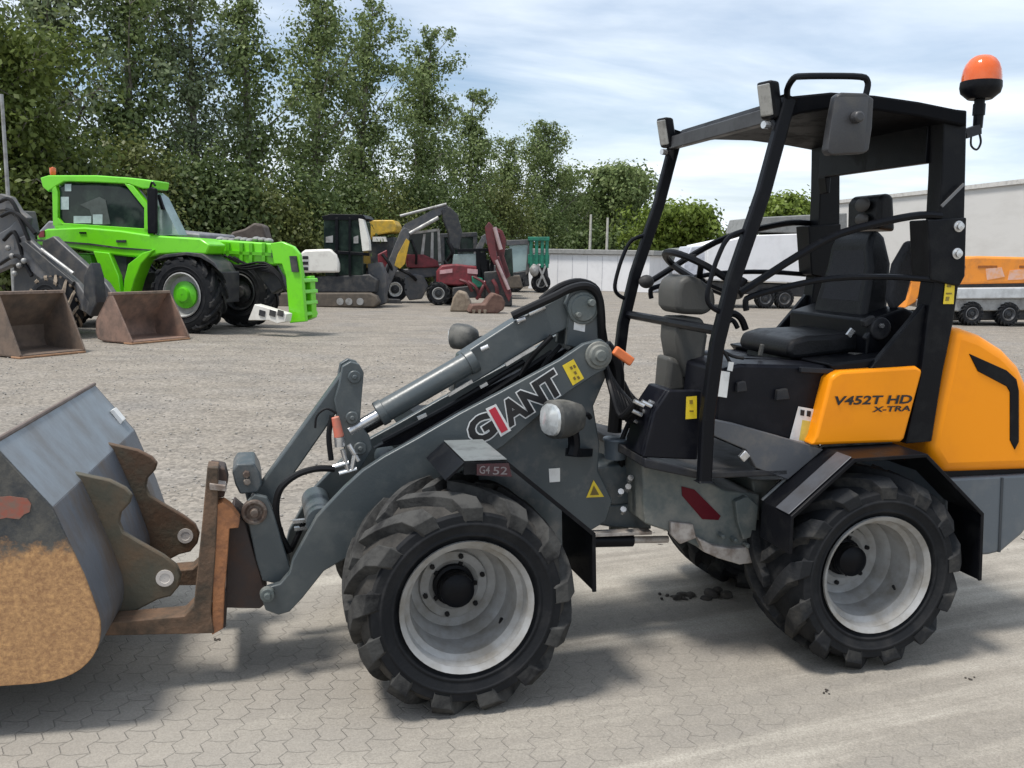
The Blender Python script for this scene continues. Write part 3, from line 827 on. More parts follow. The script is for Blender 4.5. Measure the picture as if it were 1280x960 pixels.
# work lights, mirror, beacon
for sg in (-1, 1):
    nd = node('work_light', loader)
    q = R_.sz(968, 128, -LFp - .02); q2 = R_.sz(975, 160, -LFp)
    c = R_.p(q[0] + .005, sg * (LFp - .02), q[1] + .012)
    m = MB()
    tilt = .35
    fw = (-R_.u * .95 + R_.w * (-.25)); fw.normalize(); upv = (Vector((0, 0, 1)) + fw * .25).normalized(); rtv = fw.cross(upv).normalized()
    def bx(c, hx, hy, hz, mb):
        vs = [c + rtv * (sx * hx) + upv * (sz_ * hz) + fw * (sy * hy) for sz_ in (-1, 1) for sy in (-1, 1) for sx in (-1, 1)]
        mb.add(vs, [(0, 2, 3, 1), (4, 5, 7, 6), (0, 1, 5, 4), (2, 6, 7, 3), (0, 4, 6, 2), (1, 3, 7, 5)])
    bx(c, .036, .022, .064, m); m.build('light_housing', BLACK, nd, .010)
    m = MB(); bx(c + fw * .020, .029, .006, .053, m); m.build('light_lens', mat('lamp_glass', (.38, .38, .36), .15, .3, (.2, .2, .19), 20, .4), nd, .004)
    m = MB(); p2 = R_.p(q2[0], sg * LFp, q2[1] - .02); m.bar(c - upv * .07, p2, .035, .025); m.cyl(p2 - fw * -.03 , p2 + fw * .03, .014, n=8); m.build('light_bracket', BLACKDUST, nd, .004)
    m = MB(); pk = c - upv * .085 + fw * .02; m.cyl(pk, pk + fw * .025, .013, n=10); m.build('light_knob', STEEL, nd)
m = MB()
LM = .56
m.tube([R_.P(985, 128, -LFp), R_.P(984, 112, -.50), R_.P(992, 98, -LM), R_.P(1002, 95.5, -LM), R_.P(1040, 95, -LM), R_.P(1076, 96, -LM), R_.P(1084, 101, -LM), R_.P(1084, 112, -LM), R_.P(1076, 140, -LM)], .011, smooth=3)
m.build('mirror_arm', BLACK, loader)
m = MB()
mpx = [(1044, 120), (1050, 116), (1080, 117), (1090, 124), (1088, 160), (1084, 188), (1078, 192), (1036, 194), (1032, 188), (1038, 150)]
m.pp(R_, mpx, -LM, -LM - .012, -LM + .03)
# raised pyramid back
pb = [R_.P(x, y, -LM - .013) for x, y in ((1044, 121), (1086, 121), (1080, 190), (1035, 190))]
apx = R_.P(1070, 152, -LM - .045)
m.add(pb + [apx], [(0, 4, 1), (1, 4, 2), (2, 4, 3), (3, 4, 0)])
c = R_.P(1069, 147, -LM - .04); m.cyl(c, c - R_.w * .03, .022, .018, 12)
m.build('wing_mirror', mat('mirror_back_plastic', (.040, .040, .043), .5, 0, (.06, .058, .055), 12, .4, .08, 150), loader, .006)
m = MB()
LB = -.40
bc = R_.P(1225, 120, LB)
k = (R_.P(1246, 120, LB) - R_.P(1205, 120, LB)).length / 2
hh = R_.P(1225, 68, LB).z - bc.z; h0 = R_.P(1225, 103, LB).z - bc.z
bead = node('beacon', loader)
m.lathe(bc, (0, 0, 1), [(k * .97, h0), (k * .97, hh * .45), (k * .92, hh * .62), (k * .82, hh * .76), (k * .66, hh * .88), (k * .44, hh * .96), (k * .2, hh * .99), (.001, hh)], 28)
m.build('beacon_dome', AMBER, bead)
m = MB()
m.lathe(bc, (0, 0, 1), [(.001, -.012), (k * .6, -.012), (k * .95, .01), (k * 1.02, .03), (k * 1.0, h0 + .002), (k * .5, h0 + .004)], 28)
bs = R_.P(1222, 160, LB)
m.cyl(bs, bc, .017, .019, 14); m.cyl(bs + (bc - bs) * .4, bs + (bc - bs) * .75, .022, n=14)
m.build('beacon_base', BLACK, bead, ang=40)
m = MB()
m.bar(R_.P(1204, 168, LB), R_.P(1222, 162, LB), .035, .035); m.cyl(R_.P(1222, 168, LB), R_.P(1222, 156, LB), .014, n=10)
m.tube([R_.P(1214, 170, LB), R_.P(1214, 182, LB), R_.P(1221, 187, LB), R_.P(1226, 178, LB), R_.P(1224, 166, LB)], .004)
m.build('beacon_bracket', BLACKDUST, bead)

# ---- seat
seat = node('driver_seat', loader)
m = MB()
b0 = [(1076, 416), (1084, 376), (1094, 335), (1096, 308), (1102, 292), (1112, 286), (1120, 296), (1123, 330), (1114, 376), (1106, 418)]
m.pp(R_, b0, -.19, -.19, .19); zb = min(v.z for v in m.v); zt = max(v.z for v in m.v)
def taper(mb, k):
    for v in mb.v:
        q = (v - R_.o).dot(R_.w); t = max(0, min(1, (v.z - zb) / (zt - zb))); v -= R_.w * (q * k * t ** 1.6)
taper(m, .38)
m.build('seat_back', SEATM, seat, .045, seg=4)
m = MB()
m.pp(R_, [(1075, 380), (1085, 338), (1088, 312), (1094, 299), (1100, 304), (1096, 338), (1086, 384)], -.15, -.15, .15); taper(m, .34)
m.build('seat_back_panel', SEATC, seat, .012)
m = MB()
m.pp(R_, [(1098, 286), (1099, 252), (1104, 243), (1113, 241), (1118, 247), (1120, 290)], -.11, -.11, .11)
m.build('headrest', SEATM, seat, .025, seg=4)
m = MB()
for x, y, r in ((1086, 256, .03),):
    c = R_.P(1078, 256, -.02); m.ell(R_, c, .012, .05, .03)
    c = R_.P(1077, 274, -.02); m.ell(R_, c, .012, .045, .025)
build_each(m, 'headrest_emblem', mat('headrest_trim', (.06, .055, .052), .6), seat)
m = MB()
m.pp(R_, [(984, 440), (990, 426), (1010, 420), (1060, 418), (1102, 412), (1106, 434), (1060, 442), (1010, 448), (990, 450)], -.21, -.21, .2)
m.build('seat_cushion', SEATM, seat, .03, seg=4)
m = MB()
m.pp(R_, [(990, 446), (1100, 434), (1100, 462), (985, 464)], -.18, -.18, .18)
for i in range(4): m.bar(R_.P(930 + i * 8, 448 + i * 3, -.185), R_.P(1010, 452 + i * 3, -.185), .02, .008)
m.build('seat_suspension', BLACK, seat, .006)
m = MB(); m.bar(R_.P(1063, 447, -.25), R_.P(1092, 448, -.25), .05, .04); m.bar(R_.P(950, 446, -.225), R_.P(953, 430, -.225), .012, .02); m.build('seat_lever', CONS, seat, .006)
m = MB()
m.pp(R_, [(1114, 372), (1122, 330), (1138, 302), (1146, 300), (1149, 308), (1142, 345), (1134, 375), (1120, 388)], -.25, -.25, -.20)
m.build('armrest', SEATC, seat, .018, seg=3)
m = MB()
c = R_.P(1096, 410, -.26); m.cyl(c - R_.w * .03, c + R_.w * .03, .045, n=20); m.bar(R_.P(1078, 405, -.27), R_.P(1092, 398, -.27), .03, .03); m.bar(R_.P(1080, 424, -.27), R_.P(1090, 412, -.27), .02, .02)
m.build('seat_belt_reel', BLACKDUST, seat, .006)
m = MB(); c = R_.P(1101, 407, -.295); m.cyl(c, c - R_.w * .012, .009, n=10); m.bar(R_.P(1060, 420, -.24), R_.P(1066, 412, -.24), .012, .02); m.build('belt_bolt', STEEL, seat)
m = MB()
m.pp(R_, [(1090, 400), (1135, 385), (1160, 395), (1150, 462), (1085, 462)], -.30, -.28, .3)
m.pp(R_, [(1035, 455), (1155, 440), (1158, 462), (1045, 468)], -.40, -.40, .40)
m.build('engine_bulkhead', BLACK, loader, .01)

# ---- steering console
m = MB()
m.pp(R_, [(846, 364), (850, 350), (862, 343), (878, 349), (894, 362), (897, 382), (884, 394), (852, 393), (846, 384)], -.10, -.10, .10)
m.build('steering_console', CONS, loader, .03, seg=4)
m = MB()
m.pp(R_, [(848, 397), (880, 397), (886, 420), (880, 460), (868, 478), (858, 472), (850, 450), (846, 425)], -.09, -.09, .09)
m.pp(R_, [(836, 445), (856, 452), (860, 490), (832, 492)], -.06, -.06, .07)
m.build('steering_column', CONS, loader, .02, seg=3)
m = MB()
c = R_.P(878, 343, 0.0)
ax = (Vector((0, 0, 1)) * .86 + R_.u * .5).normalized()
x = R_.w; y = ax.cross(x).normalized()
pts = [c + x * (.17 * cos(2 * pi * i / 28)) + y * (.17 * sin(2 * pi * i / 28)) for i in range(28)]
m.tube(pts, .014, smooth=0, closed=True)
for a in (0.5, 2.6, 4.7):
    m.bar(c - ax * .03, c + x * (.17 * cos(a)) + y * (.17 * sin(a)), .022, .014)
m.cyl(c - ax * .12, c - ax * .015, .03, .025, 14)
kn = c + x * (-.12) + y * -.11
m.cyl(kn, kn + ax * .05, .014, .018, 12)
m.build('steering_wheel', BLACK, loader)
m = MB()
m.tube([R_.P(900, 402, -.10), R_.P(915, 392, -.10), R_.P(926, 398, -.10), R_.P(932, 412, -.10)], .014); m.tube([R_.P(903, 408, -.12), R_.P(915, 400, -.12), R_.P(922, 410, -.12)], .010)
m.build('control_lever', BLACK, loader)

# ================================================================== big loose bucket resting on the forks
bo = ground_at(45, 855, .18)
B_ = Frame(bo.x, bo.y, .205)
bucket = thing('loader_bucket', B_, 'large steel bucket with tan dirt on its side, resting on the rusty pallet forks', 'bucket')
WB = 1.25
back = [(-.085, .932), (.0704, .7315), (.1507, .516), (.186, .395), (.1905, .365), (.1905, .335), (.186, .305), (.178, .280), (.165, .256), (.148, .235), (.128, .217), (.104, .203), (.076, .192), (.045, .185), (.01, .181), (-.02, .180), (-.55, .180), (-.95, .200)]

def bucket_side_mat():
    m = bpy.data.materials.new('dirt_caked_steel'); m.use_nodes = True
    nt = m.node_tree; N = nt.nodes; L = nt.links; b = N['Principled BSDF']; b.inputs['Roughness'].default_value = .8
    tc = N.new('ShaderNodeTexCoord'); sp = N.new('ShaderNodeSeparateXYZ'); L.new(tc.outputs['Object'], sp.inputs[0])
    nz = N.new('ShaderNodeTexNoise'); nz.inputs['Scale'].default_value = 13; nz.inputs['Detail'].default_value = 9; nz.inputs['Roughness'].default_value = .75; L.new(tc.outputs['Object'], nz.inputs['Vector'])
    ma = N.new('ShaderNodeMath'); ma.operation = 'MULTIPLY_ADD'; ma.inputs[1].default_value = .26; L.new(nz.outputs['Fac'], ma.inputs[0]); L.new(sp.outputs['Z'], ma.inputs[2])
    rp = N.new('ShaderNodeValToRGB'); rp.color_ramp.elements[0].position = .71; rp.color_ramp.elements[1].position = .76
    L.new(ma.outputs[0], rp.inputs['Fac'])
    n2 = N.new('ShaderNodeTexNoise'); n2.inputs['Scale'].default_value = 62; n2.inputs['Detail'].default_value = 8; n2.inputs['Roughness'].default_value = .75; L.new(tc.outputs['Object'], n2.inputs['Vector'])
    r2 = N.new('ShaderNodeValToRGB'); r2.color_ramp.elements[0].color = (.40, .195, .07, 1); r2.color_ramp.elements[1].color = (.62, .355, .15, 1)
    r2.color_ramp.elements[0].position = .36; r2.color_ramp.elements[1].position = .64; r2.color_ramp.elements.new(.42).color = (.30, .16, .075, 1)
    n4 = N.new('ShaderNodeTexNoise'); n4.inputs['Scale'].default_value = 14; n4.inputs['Detail'].default_value = 8; n4.inputs['Roughness'].default_value = .8; L.new(tc.outputs['Object'], n4.inputs['Vector'])
    mm = N.new('ShaderNodeMath'); mm.operation = 'MULTIPLY_ADD'; mm.inputs[1].default_value = .72; L.new(n2.outputs['Fac'], mm.inputs[0]); m5 = N.new('ShaderNodeMath'); m5.operation = 'MULTIPLY'; m5.inputs[1].default_value = .28; L.new(n4.outputs['Fac'], m5.inputs[0]); L.new(m5.outputs[0], mm.inputs[2])
    L.new(mm.outputs[0], r2.inputs['Fac'])
    r3 = N.new('ShaderNodeValToRGB'); r3.color_ramp.elements[0].color = (.035, .04, .045, 1); r3.color_ramp.elements[1].color = (.13, .12, .10, 1)
    r3.color_ramp.elements[0].position = .4; r3.color_ramp.elements[1].position = .7
    L.new(nz.outputs['Fac'], r3.inputs['Fac'])
    mx = N.new('ShaderNodeMix'); mx.data_type = 'RGBA'; L.new(rp.outputs['Color'], mx.inputs['Factor']); L.new(r2.outputs['Color'], mx.inputs['A']); L.new(r3.outputs['Color'], mx.inputs['B'])
    L.new(mx.outputs['Result'], b.inputs['Base Color'])
    bp = N.new('ShaderNodeBump'); bp.inputs['Strength'].default_value = .35; bp.inputs['Distance'].default_value = .01; L.new(n2.outputs['Fac'], bp.inputs['Height']); L.new(bp.outputs[0], b.inputs['Normal'])
    return m
BSIDE = bucket_side_mat()
BBACK = mat('weathered_blue_grey_steel', (.225, .255, .285), .45, .2, (.185, .19, .195), 5, .6, .12, 30, streak=.25)
BBACK2 = mat('weathered_dark_steel', (.135, .15, .175), .5, .2, (.14, .105, .075), 5, .5, .12, 30, streak=.3)
OLIVE = mat('olive_brown_steel', (.085, .08, .058), .6, .1, (.13, .09, .055), 6, .55, .15, 50)
m = MB(); m.strip(B_, back[:2], 0.004, WB - .004, .012)
m.build('back_sheet', BBACK, bucket, .002)
m = MB(); m.strip(B_, back[1:], 0.004, WB - .004, .012); m.build('lower_shell', BBACK2, bucket, .002, ang=50)
sd = back + [(-.95, .24), (-.55, .42), (-.25, .70)]
m = MB(); m.prism(B_, sd, 0, .014); m.build('side_plate', BSIDE, bucket, .003)
m = MB(); m.prism(B_, sd, WB - .014, WB); m.build('side_plate', BBACK2, bucket, .003)
for l in (.36, .85):
    m = MB()
    ear = [B_.sz(x, y, .36) for x, y in ((92, 589), (138, 599), (158, 609), (166, 618), (163, 628), (152, 640), (150, 652), (155, 664), (175, 676), (205, 693), (221, 705), (227, 718), (224, 732), (214, 744), (198, 748), (160, 768), (134, 776), (112, 770), (86, 650))]
    m.prism(B_, ear, l - .013, l + .013)
    m.build('mounting_ear', OLIVE if l < .5 else mat('rusty_brown_ear', (.115, .066, .038), .65, .1, (.09, .08, .055), 6, .5, .2, 50), bucket, .006)
m = MB()
for l in (.36, .85):
    t = B_.sz(207, 721, .36)
    c = B_.p(t[0], l - .013, t[1]); m.lathe(c, -B_.w, [(.030, 0), (.030, .004), (.018, .004), (.017, .002), (.001, .002)], 20)
build_each(m, 'ear_bush', mat('pale_bush_metal', (.62, .58, .54), .5), bucket)
m = MB(); m.pp(B_, [(140, 512), (144, 510), (156, 524), (153, 528)], 1.18, 1.14, 1.2); m.build('bucket_label', WHITE, bucket)
m = MB(); m.pp(B_, [(-10, 622), (12, 620), (34, 623), (39, 630), (37, 640), (30, 643), (24, 649), (8, 647), (-10, 651)], -.002, -.003, -.001); m.build('faded_red_sticker', mat('faded_red_sticker', (.30, .085, .055), .7, 0, (.20, .13, .10), 45, .7), bucket)
m = MB(); m.tube([B_.p(-.085, 0, .932), B_.p(-.085, WB, .932)], .008, smooth=0); m.build('lip_edge', mat('brown_edge', (.16, .12, .10), .6), bucket)
# ================================================================== ground
def ground_mat(name, paved):
    m = bpy.data.materials.new(name); m.use_nodes = True
    nt = m.node_tree; N = nt.nodes; L = nt.links; b = N['Principled BSDF']
    b.inputs['Roughness'].default_value = .92; b.inputs['Specular IOR Level'].default_value = .25
    tc = N.new('ShaderNodeTexCoord'); V = tc.outputs['Object']
    def noise(sc, det=5, rough=.6, vec=V, dist=0):
        n = N.new('ShaderNodeTexNoise'); n.inputs['Scale'].default_value = sc; n.inputs['Detail'].default_value = det
        n.inputs['Roughness'].default_value = rough; n.inputs['Distortion'].default_value = dist; L.new(vec, n.inputs['Vector']); return n.outputs['Fac']
    def ramp(f, stops):
        r = N.new('ShaderNodeValToRGB'); e = r.color_ramp.elements
        while len(e) < len(stops): e.new(.5)
        for k, (p, c) in enumerate(stops): e[k].position = p; e[k].color = (*c, 1) if len(c) == 3 else c
        L.new(f, r.inputs['Fac']); return r.outputs['Color']
    def mix(f, a, bb, mode='MIX'):
        x = N.new('ShaderNodeMix'); x.data_type = 'RGBA'; x.blend_type = mode
        for v, k in ((f, 'Factor'), (a, 'A'), (bb, 'B')):
            if isinstance(v, (int, float)): x.inputs[k].default_value = v
            elif isinstance(v, tuple): x.inputs[k].default_value = (*v, 1)
            else: L.new(v, x.inputs[k])
        return x.outputs['Result']
    def math_(op, a, c=None, c2=None):
        x = N.new('ShaderNodeMath'); x.operation = op
        for i, v in enumerate((a, c, c2)):
            if v is None: continue
            if isinstance(v, (int, float)): x.inputs[i].default_value = v
            else: L.new(v, x.inputs[i])
        return x.outputs[0]
    # gravel and sand
    big = noise(.42, 5, .6); mid = noise(2.2, 6, .62); fine = noise(48, 5, .75)
    mp = N.new('ShaderNodeMapping'); mp.vector_type = 'TEXTURE'; mp.inputs['Rotation'].default_value = (0, 0, .38 if paved else .12); mp.inputs['Scale'].default_value = (4.2 if paved else 2.2, .42 if paved else .8, 1); L.new(V, mp.inputs['Vector'])
    streak = noise(1.6, 6, .62, mp.outputs[0], .25)
    vo = N.new('ShaderNodeTexVoronoi'); vo.inputs['Scale'].default_value = 38; vo.inputs['Randomness'].default_value = 1; L.new(V, vo.inputs['Vector'])
    vo2 = N.new('ShaderNodeTexVoronoi'); vo2.inputs['Scale'].default_value = 24; L.new(V, vo2.inputs['Vector'])
    g = ramp(big, [(.34, (.205, .196, .186)), (.5, (.265, .234, .193)), (.66, (.215, .207, .200))])
    g = mix(.45, g, ramp(mid, [(.32, (.165, .155, .143)), (.5, (.248, .228, .203)), (.70, (.34, .315, .287))]))
    g = mix(.35 if not paved else .4, g, ramp(streak, [(.35, (.19, .177, .16)), (.52, (.265, .244, .217)), (.68, (.36, .335, .30))]))
    peb = ramp(vo.outputs['Color'], [(.1, (.45, .43, .41)), (.5, (1, .98, .95)), (.9, (1.6, 1.55, 1.5))])
    g = mix(.55, g, peb, 'MULTIPLY'); g = mix(1.0, g, (.90, .895, .885), 'MULTIPLY')
    stone = ramp(vo2.outputs['Distance'], [(.10, (1.35, 1.30, 1.25)), (.2, (1, 1, 1))])
    spars = ramp(noise(3.3, 3), [(.52, (0, 0, 0)), (.62, (1, 1, 1))])
    g = mix(spars, g, mix(1.0, g, stone, 'MULTIPLY'))
    g = mix(.5, g, ramp(fine, [(.3, (.45, .45, .45)), (.7, (1.4, 1.4, 1.4))]), 'MULTIPLY')
    hgt = math_('ADD', math_('MULTIPLY', vo.outputs['Distance'], -.55), math_('ADD', math_('MULTIPLY', fine, .5), math_('MULTIPLY', mid, 1.2)))
    col = g; bumpd = .012
    if paved:
        sp = N.new('ShaderNodeSeparateXYZ'); mpp = N.new('ShaderNodeMapping'); mpp.inputs['Rotation'].default_value = (0, 0, -.06); L.new(V, mpp.inputs['Vector']); L.new(mpp.outputs[0], sp.inputs[0])
        wob = noise(6, 2)
        X = math_('ADD', sp.outputs['X'], math_('MULTIPLY', wob, .012)); Y = math_('ADD', sp.outputs['Y'], math_('MULTIPLY', wob, .008))
        tri = math_('PINGPONG', Y, .04)
        X2 = math_('ADD', X, math_('MULTIPLY', math_('SUBTRACT', tri, .02), .6))
        tri2 = math_('PINGPONG', X, .042)
        Y2 = math_('ADD', Y, math_('MULTIPLY', math_('SUBTRACT', tri2, .021), .2))
        cb = N.new('ShaderNodeCombineXYZ'); L.new(Y2, cb.inputs[0]); L.new(X2, cb.inputs[1])
        br = N.new('ShaderNodeTexBrick'); br.inputs['Scale'].default_value = 1.0
        br.inputs['Brick Width'].default_value = .135; br.inputs['Row Height'].default_value = .084; br.inputs['Mortar Size'].default_value = .0036; br.inputs['Mortar Smooth'].default_value = 1.0
        br.inputs['Color1'].default_value = (.31, .282, .243, 1); br.inputs['Color2'].default_value = (.262, .24, .21, 1); br.inputs['Mortar'].default_value = (.178, .164, .145, 1)
        L.new(cb.outputs[0], br.inputs['Vector'])
        vis = ramp(noise(4.5, 5, .7), [(.38, (.10, .10, .10)), (.66, (.80, .80, .80))])
        blk = mix(vis, (.285, .262, .227), br.outputs['Color'])
        pav = mix(.35, blk, ramp(noise(1.1, 5), [(.3, (.225, .21, .19)), (.7, (.37, .345, .308))]))
        pav = mix(.45, pav, ramp(noise(150, 3, .7), [(.3, (.62, .62, .62)), (.7, (1.3, 1.3, 1.3))]), 'MULTIPLY')
        # sand lying over the blocks: much at the far and right side, little at the near left
        gx = math_('ADD', math_('MULTIPLY', sp.outputs['X'], .28), math_('MULTIPLY', sp.outputs['Y'], .17))
        sm = math_('ADD', gx, math_('MULTIPLY', math_('SUBTRACT', streak, .5), 2.4))
        sm = math_('ADD', sm, math_('MULTIPLY', math_('SUBTRACT', mid, .5), .9))
        sand = ramp(sm, [(.25, (0, 0, 0)), (.95, (1, 1, 1))])
        sandc = mix(.34, ramp(streak, [(.36, (.165, .150, .128)), (.5, (.285, .260, .222)), (.62, (.42, .39, .338))]), ramp(noise(9, 6, .7), [(.3, (.20, .182, .155)), (.7, (.36, .332, .287))]))
        sandc = mix(.6, sandc, ramp(noise(150, 3, .7), [(.3, (.55, .55, .55)), (.7, (1.4, 1.4, 1.4))]), 'MULTIPLY')
        sandm = math_('MULTIPLY', sand, .93)
        near = mix(sandm, pav, sandc)
        far = ramp(math_('ADD', sp.outputs['Y'], math_('MULTIPLY', math_('SUBTRACT', mid, .5), 2.6)), [(.0, (0, 0, 0)), (1, (1, 1, 1))])
        mrf = N.new('ShaderNodeMapRange'); mrf.inputs['From Min'].default_value = 4.3; mrf.inputs['From Max'].default_value = 5.6
        L.new(math_('ADD', sp.outputs['Y'], math_('MULTIPLY', math_('SUBTRACT', mid, .5), 2.2)), mrf.inputs['Value'])
        col = mix(mrf.outputs[0], near, g)
        h2 = math_('ADD', math_('MULTIPLY', math_('SUBTRACT', 1.0, br.outputs['Fac']), math_('SUBTRACT', 1.05, sandm)), math_('MULTIPLY', noise(150, 3, .7), .5))
        xm = N.new('ShaderNodeMix'); L.new(mrf.outputs[0], xm.inputs['Factor']); L.new(h2, xm.inputs['A']); L.new(hgt, xm.inputs['B'])
        hgt = xm.outputs['Result']; bumpd = .006
    L.new(col, b.inputs['Base Color'])
    bp = N.new('ShaderNodeBump'); bp.inputs['Strength'].default_value = .7; bp.inputs['Distance'].default_value = bumpd
    L.new(hgt, bp.inputs['Height']); L.new(bp.outputs[0], b.inputs['Normal'])
    return m

W0 = Frame(0, 0, 0)
m = MB(); m.add([(-400, -60, 0), (400, -60, 0), (400, 600, 0), (-400, 600, 0)], [(0, 1, 2, 3)])
tag(m.build('ground', ground_mat('gravel_yard', False), smooth=False), kind='structure')
m = MB()
rg = random.Random(3)
edge = [(-9 + i * .6, 6.2 + rg.uniform(-.35, .35)) for i in range(42)]
m.add([(-9, -6, .004)] + [(16.2, -6, .004)] + [(x, y, .004) for x, y in reversed(edge)], [tuple(range(len(edge) + 2))])
tag(m.build('pavement', ground_mat('sandy_block_paving', True), smooth=False), kind='structure')

STONE = mat('loose_stone', (.34, .32, .29), .9, 0, (.18, .17, .155), 9, .6)
m = MB(); rg = random.Random(9)
for k in range(3800):
    y = 4.7 + 11 * rg.random() ** 1.3; x = rg.uniform(-.62, .66) * (y + .5)
    r = rg.uniform(.006, .013) * (1 + .6 * (rg.random() ** 6)) * (1 + (y - 4.7) * .03)
    q = Vector((x, y, .004 + r * .35)); aa = rg.uniform(0, 3.1); ca, sa = cos(aa) * r, sin(aa) * r; f = rg.uniform(.55, .9)
    vs = [q + Vector((ca, sa, 0)), q + Vector((-sa * f, ca * f, 0)), q - Vector((ca, sa, 0)), q - Vector((-sa * f, ca * f, 0)), q + Vector((0, 0, r * rg.uniform(.5, .8))), q - Vector((0, 0, r * .5))]
    m.add(vs, [(0, 1, 4), (1, 2, 4), (2, 3, 4), (3, 0, 4), (1, 0, 5), (2, 1, 5), (3, 2, 5), (0, 3, 5)])
tag(m.build('gravel', STONE, smooth=False), 'loose pale stones scattered over the grey gravel yard', 'gravel', kind='stuff')

# small clods of dirt on the paving
DIRT = mat('dark_soil', (.035, .030, .026), .95, 0, (.07, .06, .05), 30, .5, .4, 60)
def clod(px, py, r, label, k):
    p = ground_at(px, py); fr = Frame(p.x, p.y, k * 1.3)
    rr = random.Random(k); m = MB()
    for i in range(7 if r > .03 else 4):
        q = p + Vector((rr.gauss(0, r * .9), rr.gauss(0, r * .6), .004 + rr.uniform(.0, r * .25)))
        m.ell(Frame(q.x, q.y, rr.uniform(0, 3)), q, r * rr.uniform(.3, .7), r * rr.uniform(.25, .5), r * rr.uniform(.2, .4), 8, 6, pw=.8)
    tag(m.build('dirt_clod', DIRT), label, 'dirt clod', 'dirt clods on the paving')
clod(880, 748, .06, 'largest dark dirt clod in the shade between the loader wheels', 1)
clod(828, 746, .022, 'small dirt clod just left of the largest one under the loader', 2)
clod(856, 750, .018, 'tiny dirt crumb between two clods under the loader', 3)
clod(1033, 867, .012, 'small dirt clod on sunlit paving below the loader rear wheel', 4)
clod(1216, 850, .012, 'small dirt clod on sunlit paving at the right edge', 5)
clod(274, 800, .012, 'small dirt crumb below the upright of the pallet fork', 6)

# ================================================================== trees
def leaf_mat(name, c1, c2, c3, tr=.30):
    m = bpy.data.materials.new(name); m.use_nodes = True
    nt = m.node_tree; N = nt.nodes; L = nt.links; N.remove(N['Principled BSDF'])
    ge = N.new('ShaderNodeNewGeometry'); rp = N.new('ShaderNodeValToRGB'); e = rp.color_ramp.elements
    e.new(.5)
    for k, (p, c) in enumerate(((0, c1), (.5, c2), (1, c3))): e[k].position = p; e[k].color = (*c, 1)
    L.new(ge.outputs['Random Per Island'], rp.inputs['Fac'])
    d = N.new('ShaderNodeBsdfDiffuse'); t = N.new('ShaderNodeBsdfTranslucent'); g = N.new('ShaderNodeBsdfGlossy'); g.inputs['Roughness'].default_value = .45
    g.inputs['Color'].default_value = (.6, .6, .6, 1)
    L.new(rp.outputs['Color'], d.inputs['Color']); L.new(rp.outputs['Color'], t.inputs['Color'])
    mx = N.new('ShaderNodeMixShader'); mx.inputs[0].default_value = tr; L.new(d.outputs[0], mx.inputs[1]); L.new(t.outputs[0], mx.inputs[2])
    m2 = N.new('ShaderNodeMixShader'); m2.inputs[0].default_value = .025; L.new(mx.outputs[0], m2.inputs[1]); L.new(g.outputs[0], m2.inputs[2])
    L.new(m2.outputs[0], N['Material Output'].inputs['Surface'])
    return m
LEAF_P = leaf_mat('poplar_leaves', (.105, .150, .050), (.160, .212, .076), (.235, .285, .120))
LEAF_D = leaf_mat('dark_leaves', (.055, .084, .026), (.080, .114, .036), (.110, .148, .050))
LEAF_G = leaf_mat('bright_green_leaves', (.11, .16, .024), (.145, .20, .034), (.19, .25, .05))
LEAF_W = leaf_mat('grey_green_leaves', (.13, .17, .085), (.18, .225, .115), (.25, .29, .16))
BARK = mat('pale_bark', (.24, .22, .185), .9, 0, (.07, .062, .05), 5, .5, .3, 30, streak=.3)
BARKD = mat('dark_bark', (.055, .045, .035), .9, 0, (.03, .026, .02), 5, .5, .3, 30)

def leaves(mb, pts, size, rr, asp=.6):
    for p, sd, n in pts:
        for _ in range(n):
            q = Vector((p[0] + rr.gauss(0, sd), p[1] + rr.gauss(0, sd), p[2] + rr.gauss(0, sd * .85)))
            o_ = q - Vector(p); a = (Vector((rr.gauss(0, .55), rr.gauss(0, .55), rr.gauss(.35, .5))) + o_ * (.9 / max(sd, .05))).normalized()
            b = a.orthogonal().normalized(); b = (b * cos(rr.uniform(0, 6.3)) + a.cross(b) * sin(rr.uniform(0, 6.3))).normalized()
            s = size * rr.uniform(.6, 1.4); c = b.cross(a).normalized() * (s * asp * .5); d = b * (s * .5)
            mb.v += [q - d, q + c, q + d, q - c]; k = len(mb.v)
            mb.f.append((k - 4, k - 3, k - 2, k - 1)); mb.m.append(0)

def tapered(mb, pts, r0, r1, n=7):
    m0 = len(pts); vs = []; prev = None
    for i, p in enumerate(pts):
        d = (pts[min(i + 1, m0 - 1)] - pts[max(i - 1, 0)]).normalized()
        x = d.orthogonal().normalized() if prev is None else (prev - d * prev.dot(d)).normalized(); prev = x; y = d.cross(x)
        r = r0 + (r1 - r0) * i / (m0 - 1)
        vs += [p + x * (r * cos(2 * pi * k / n)) + y * (r * sin(2 * pi * k / n)) for k in range(n)]
    fs = [(i * n + k, i * n + (k + 1) % n, (i + 1) * n + (k + 1) % n, (i + 1) * n + k) for i in range(m0 - 1) for k in range(n)]
    mb.add(vs, fs)

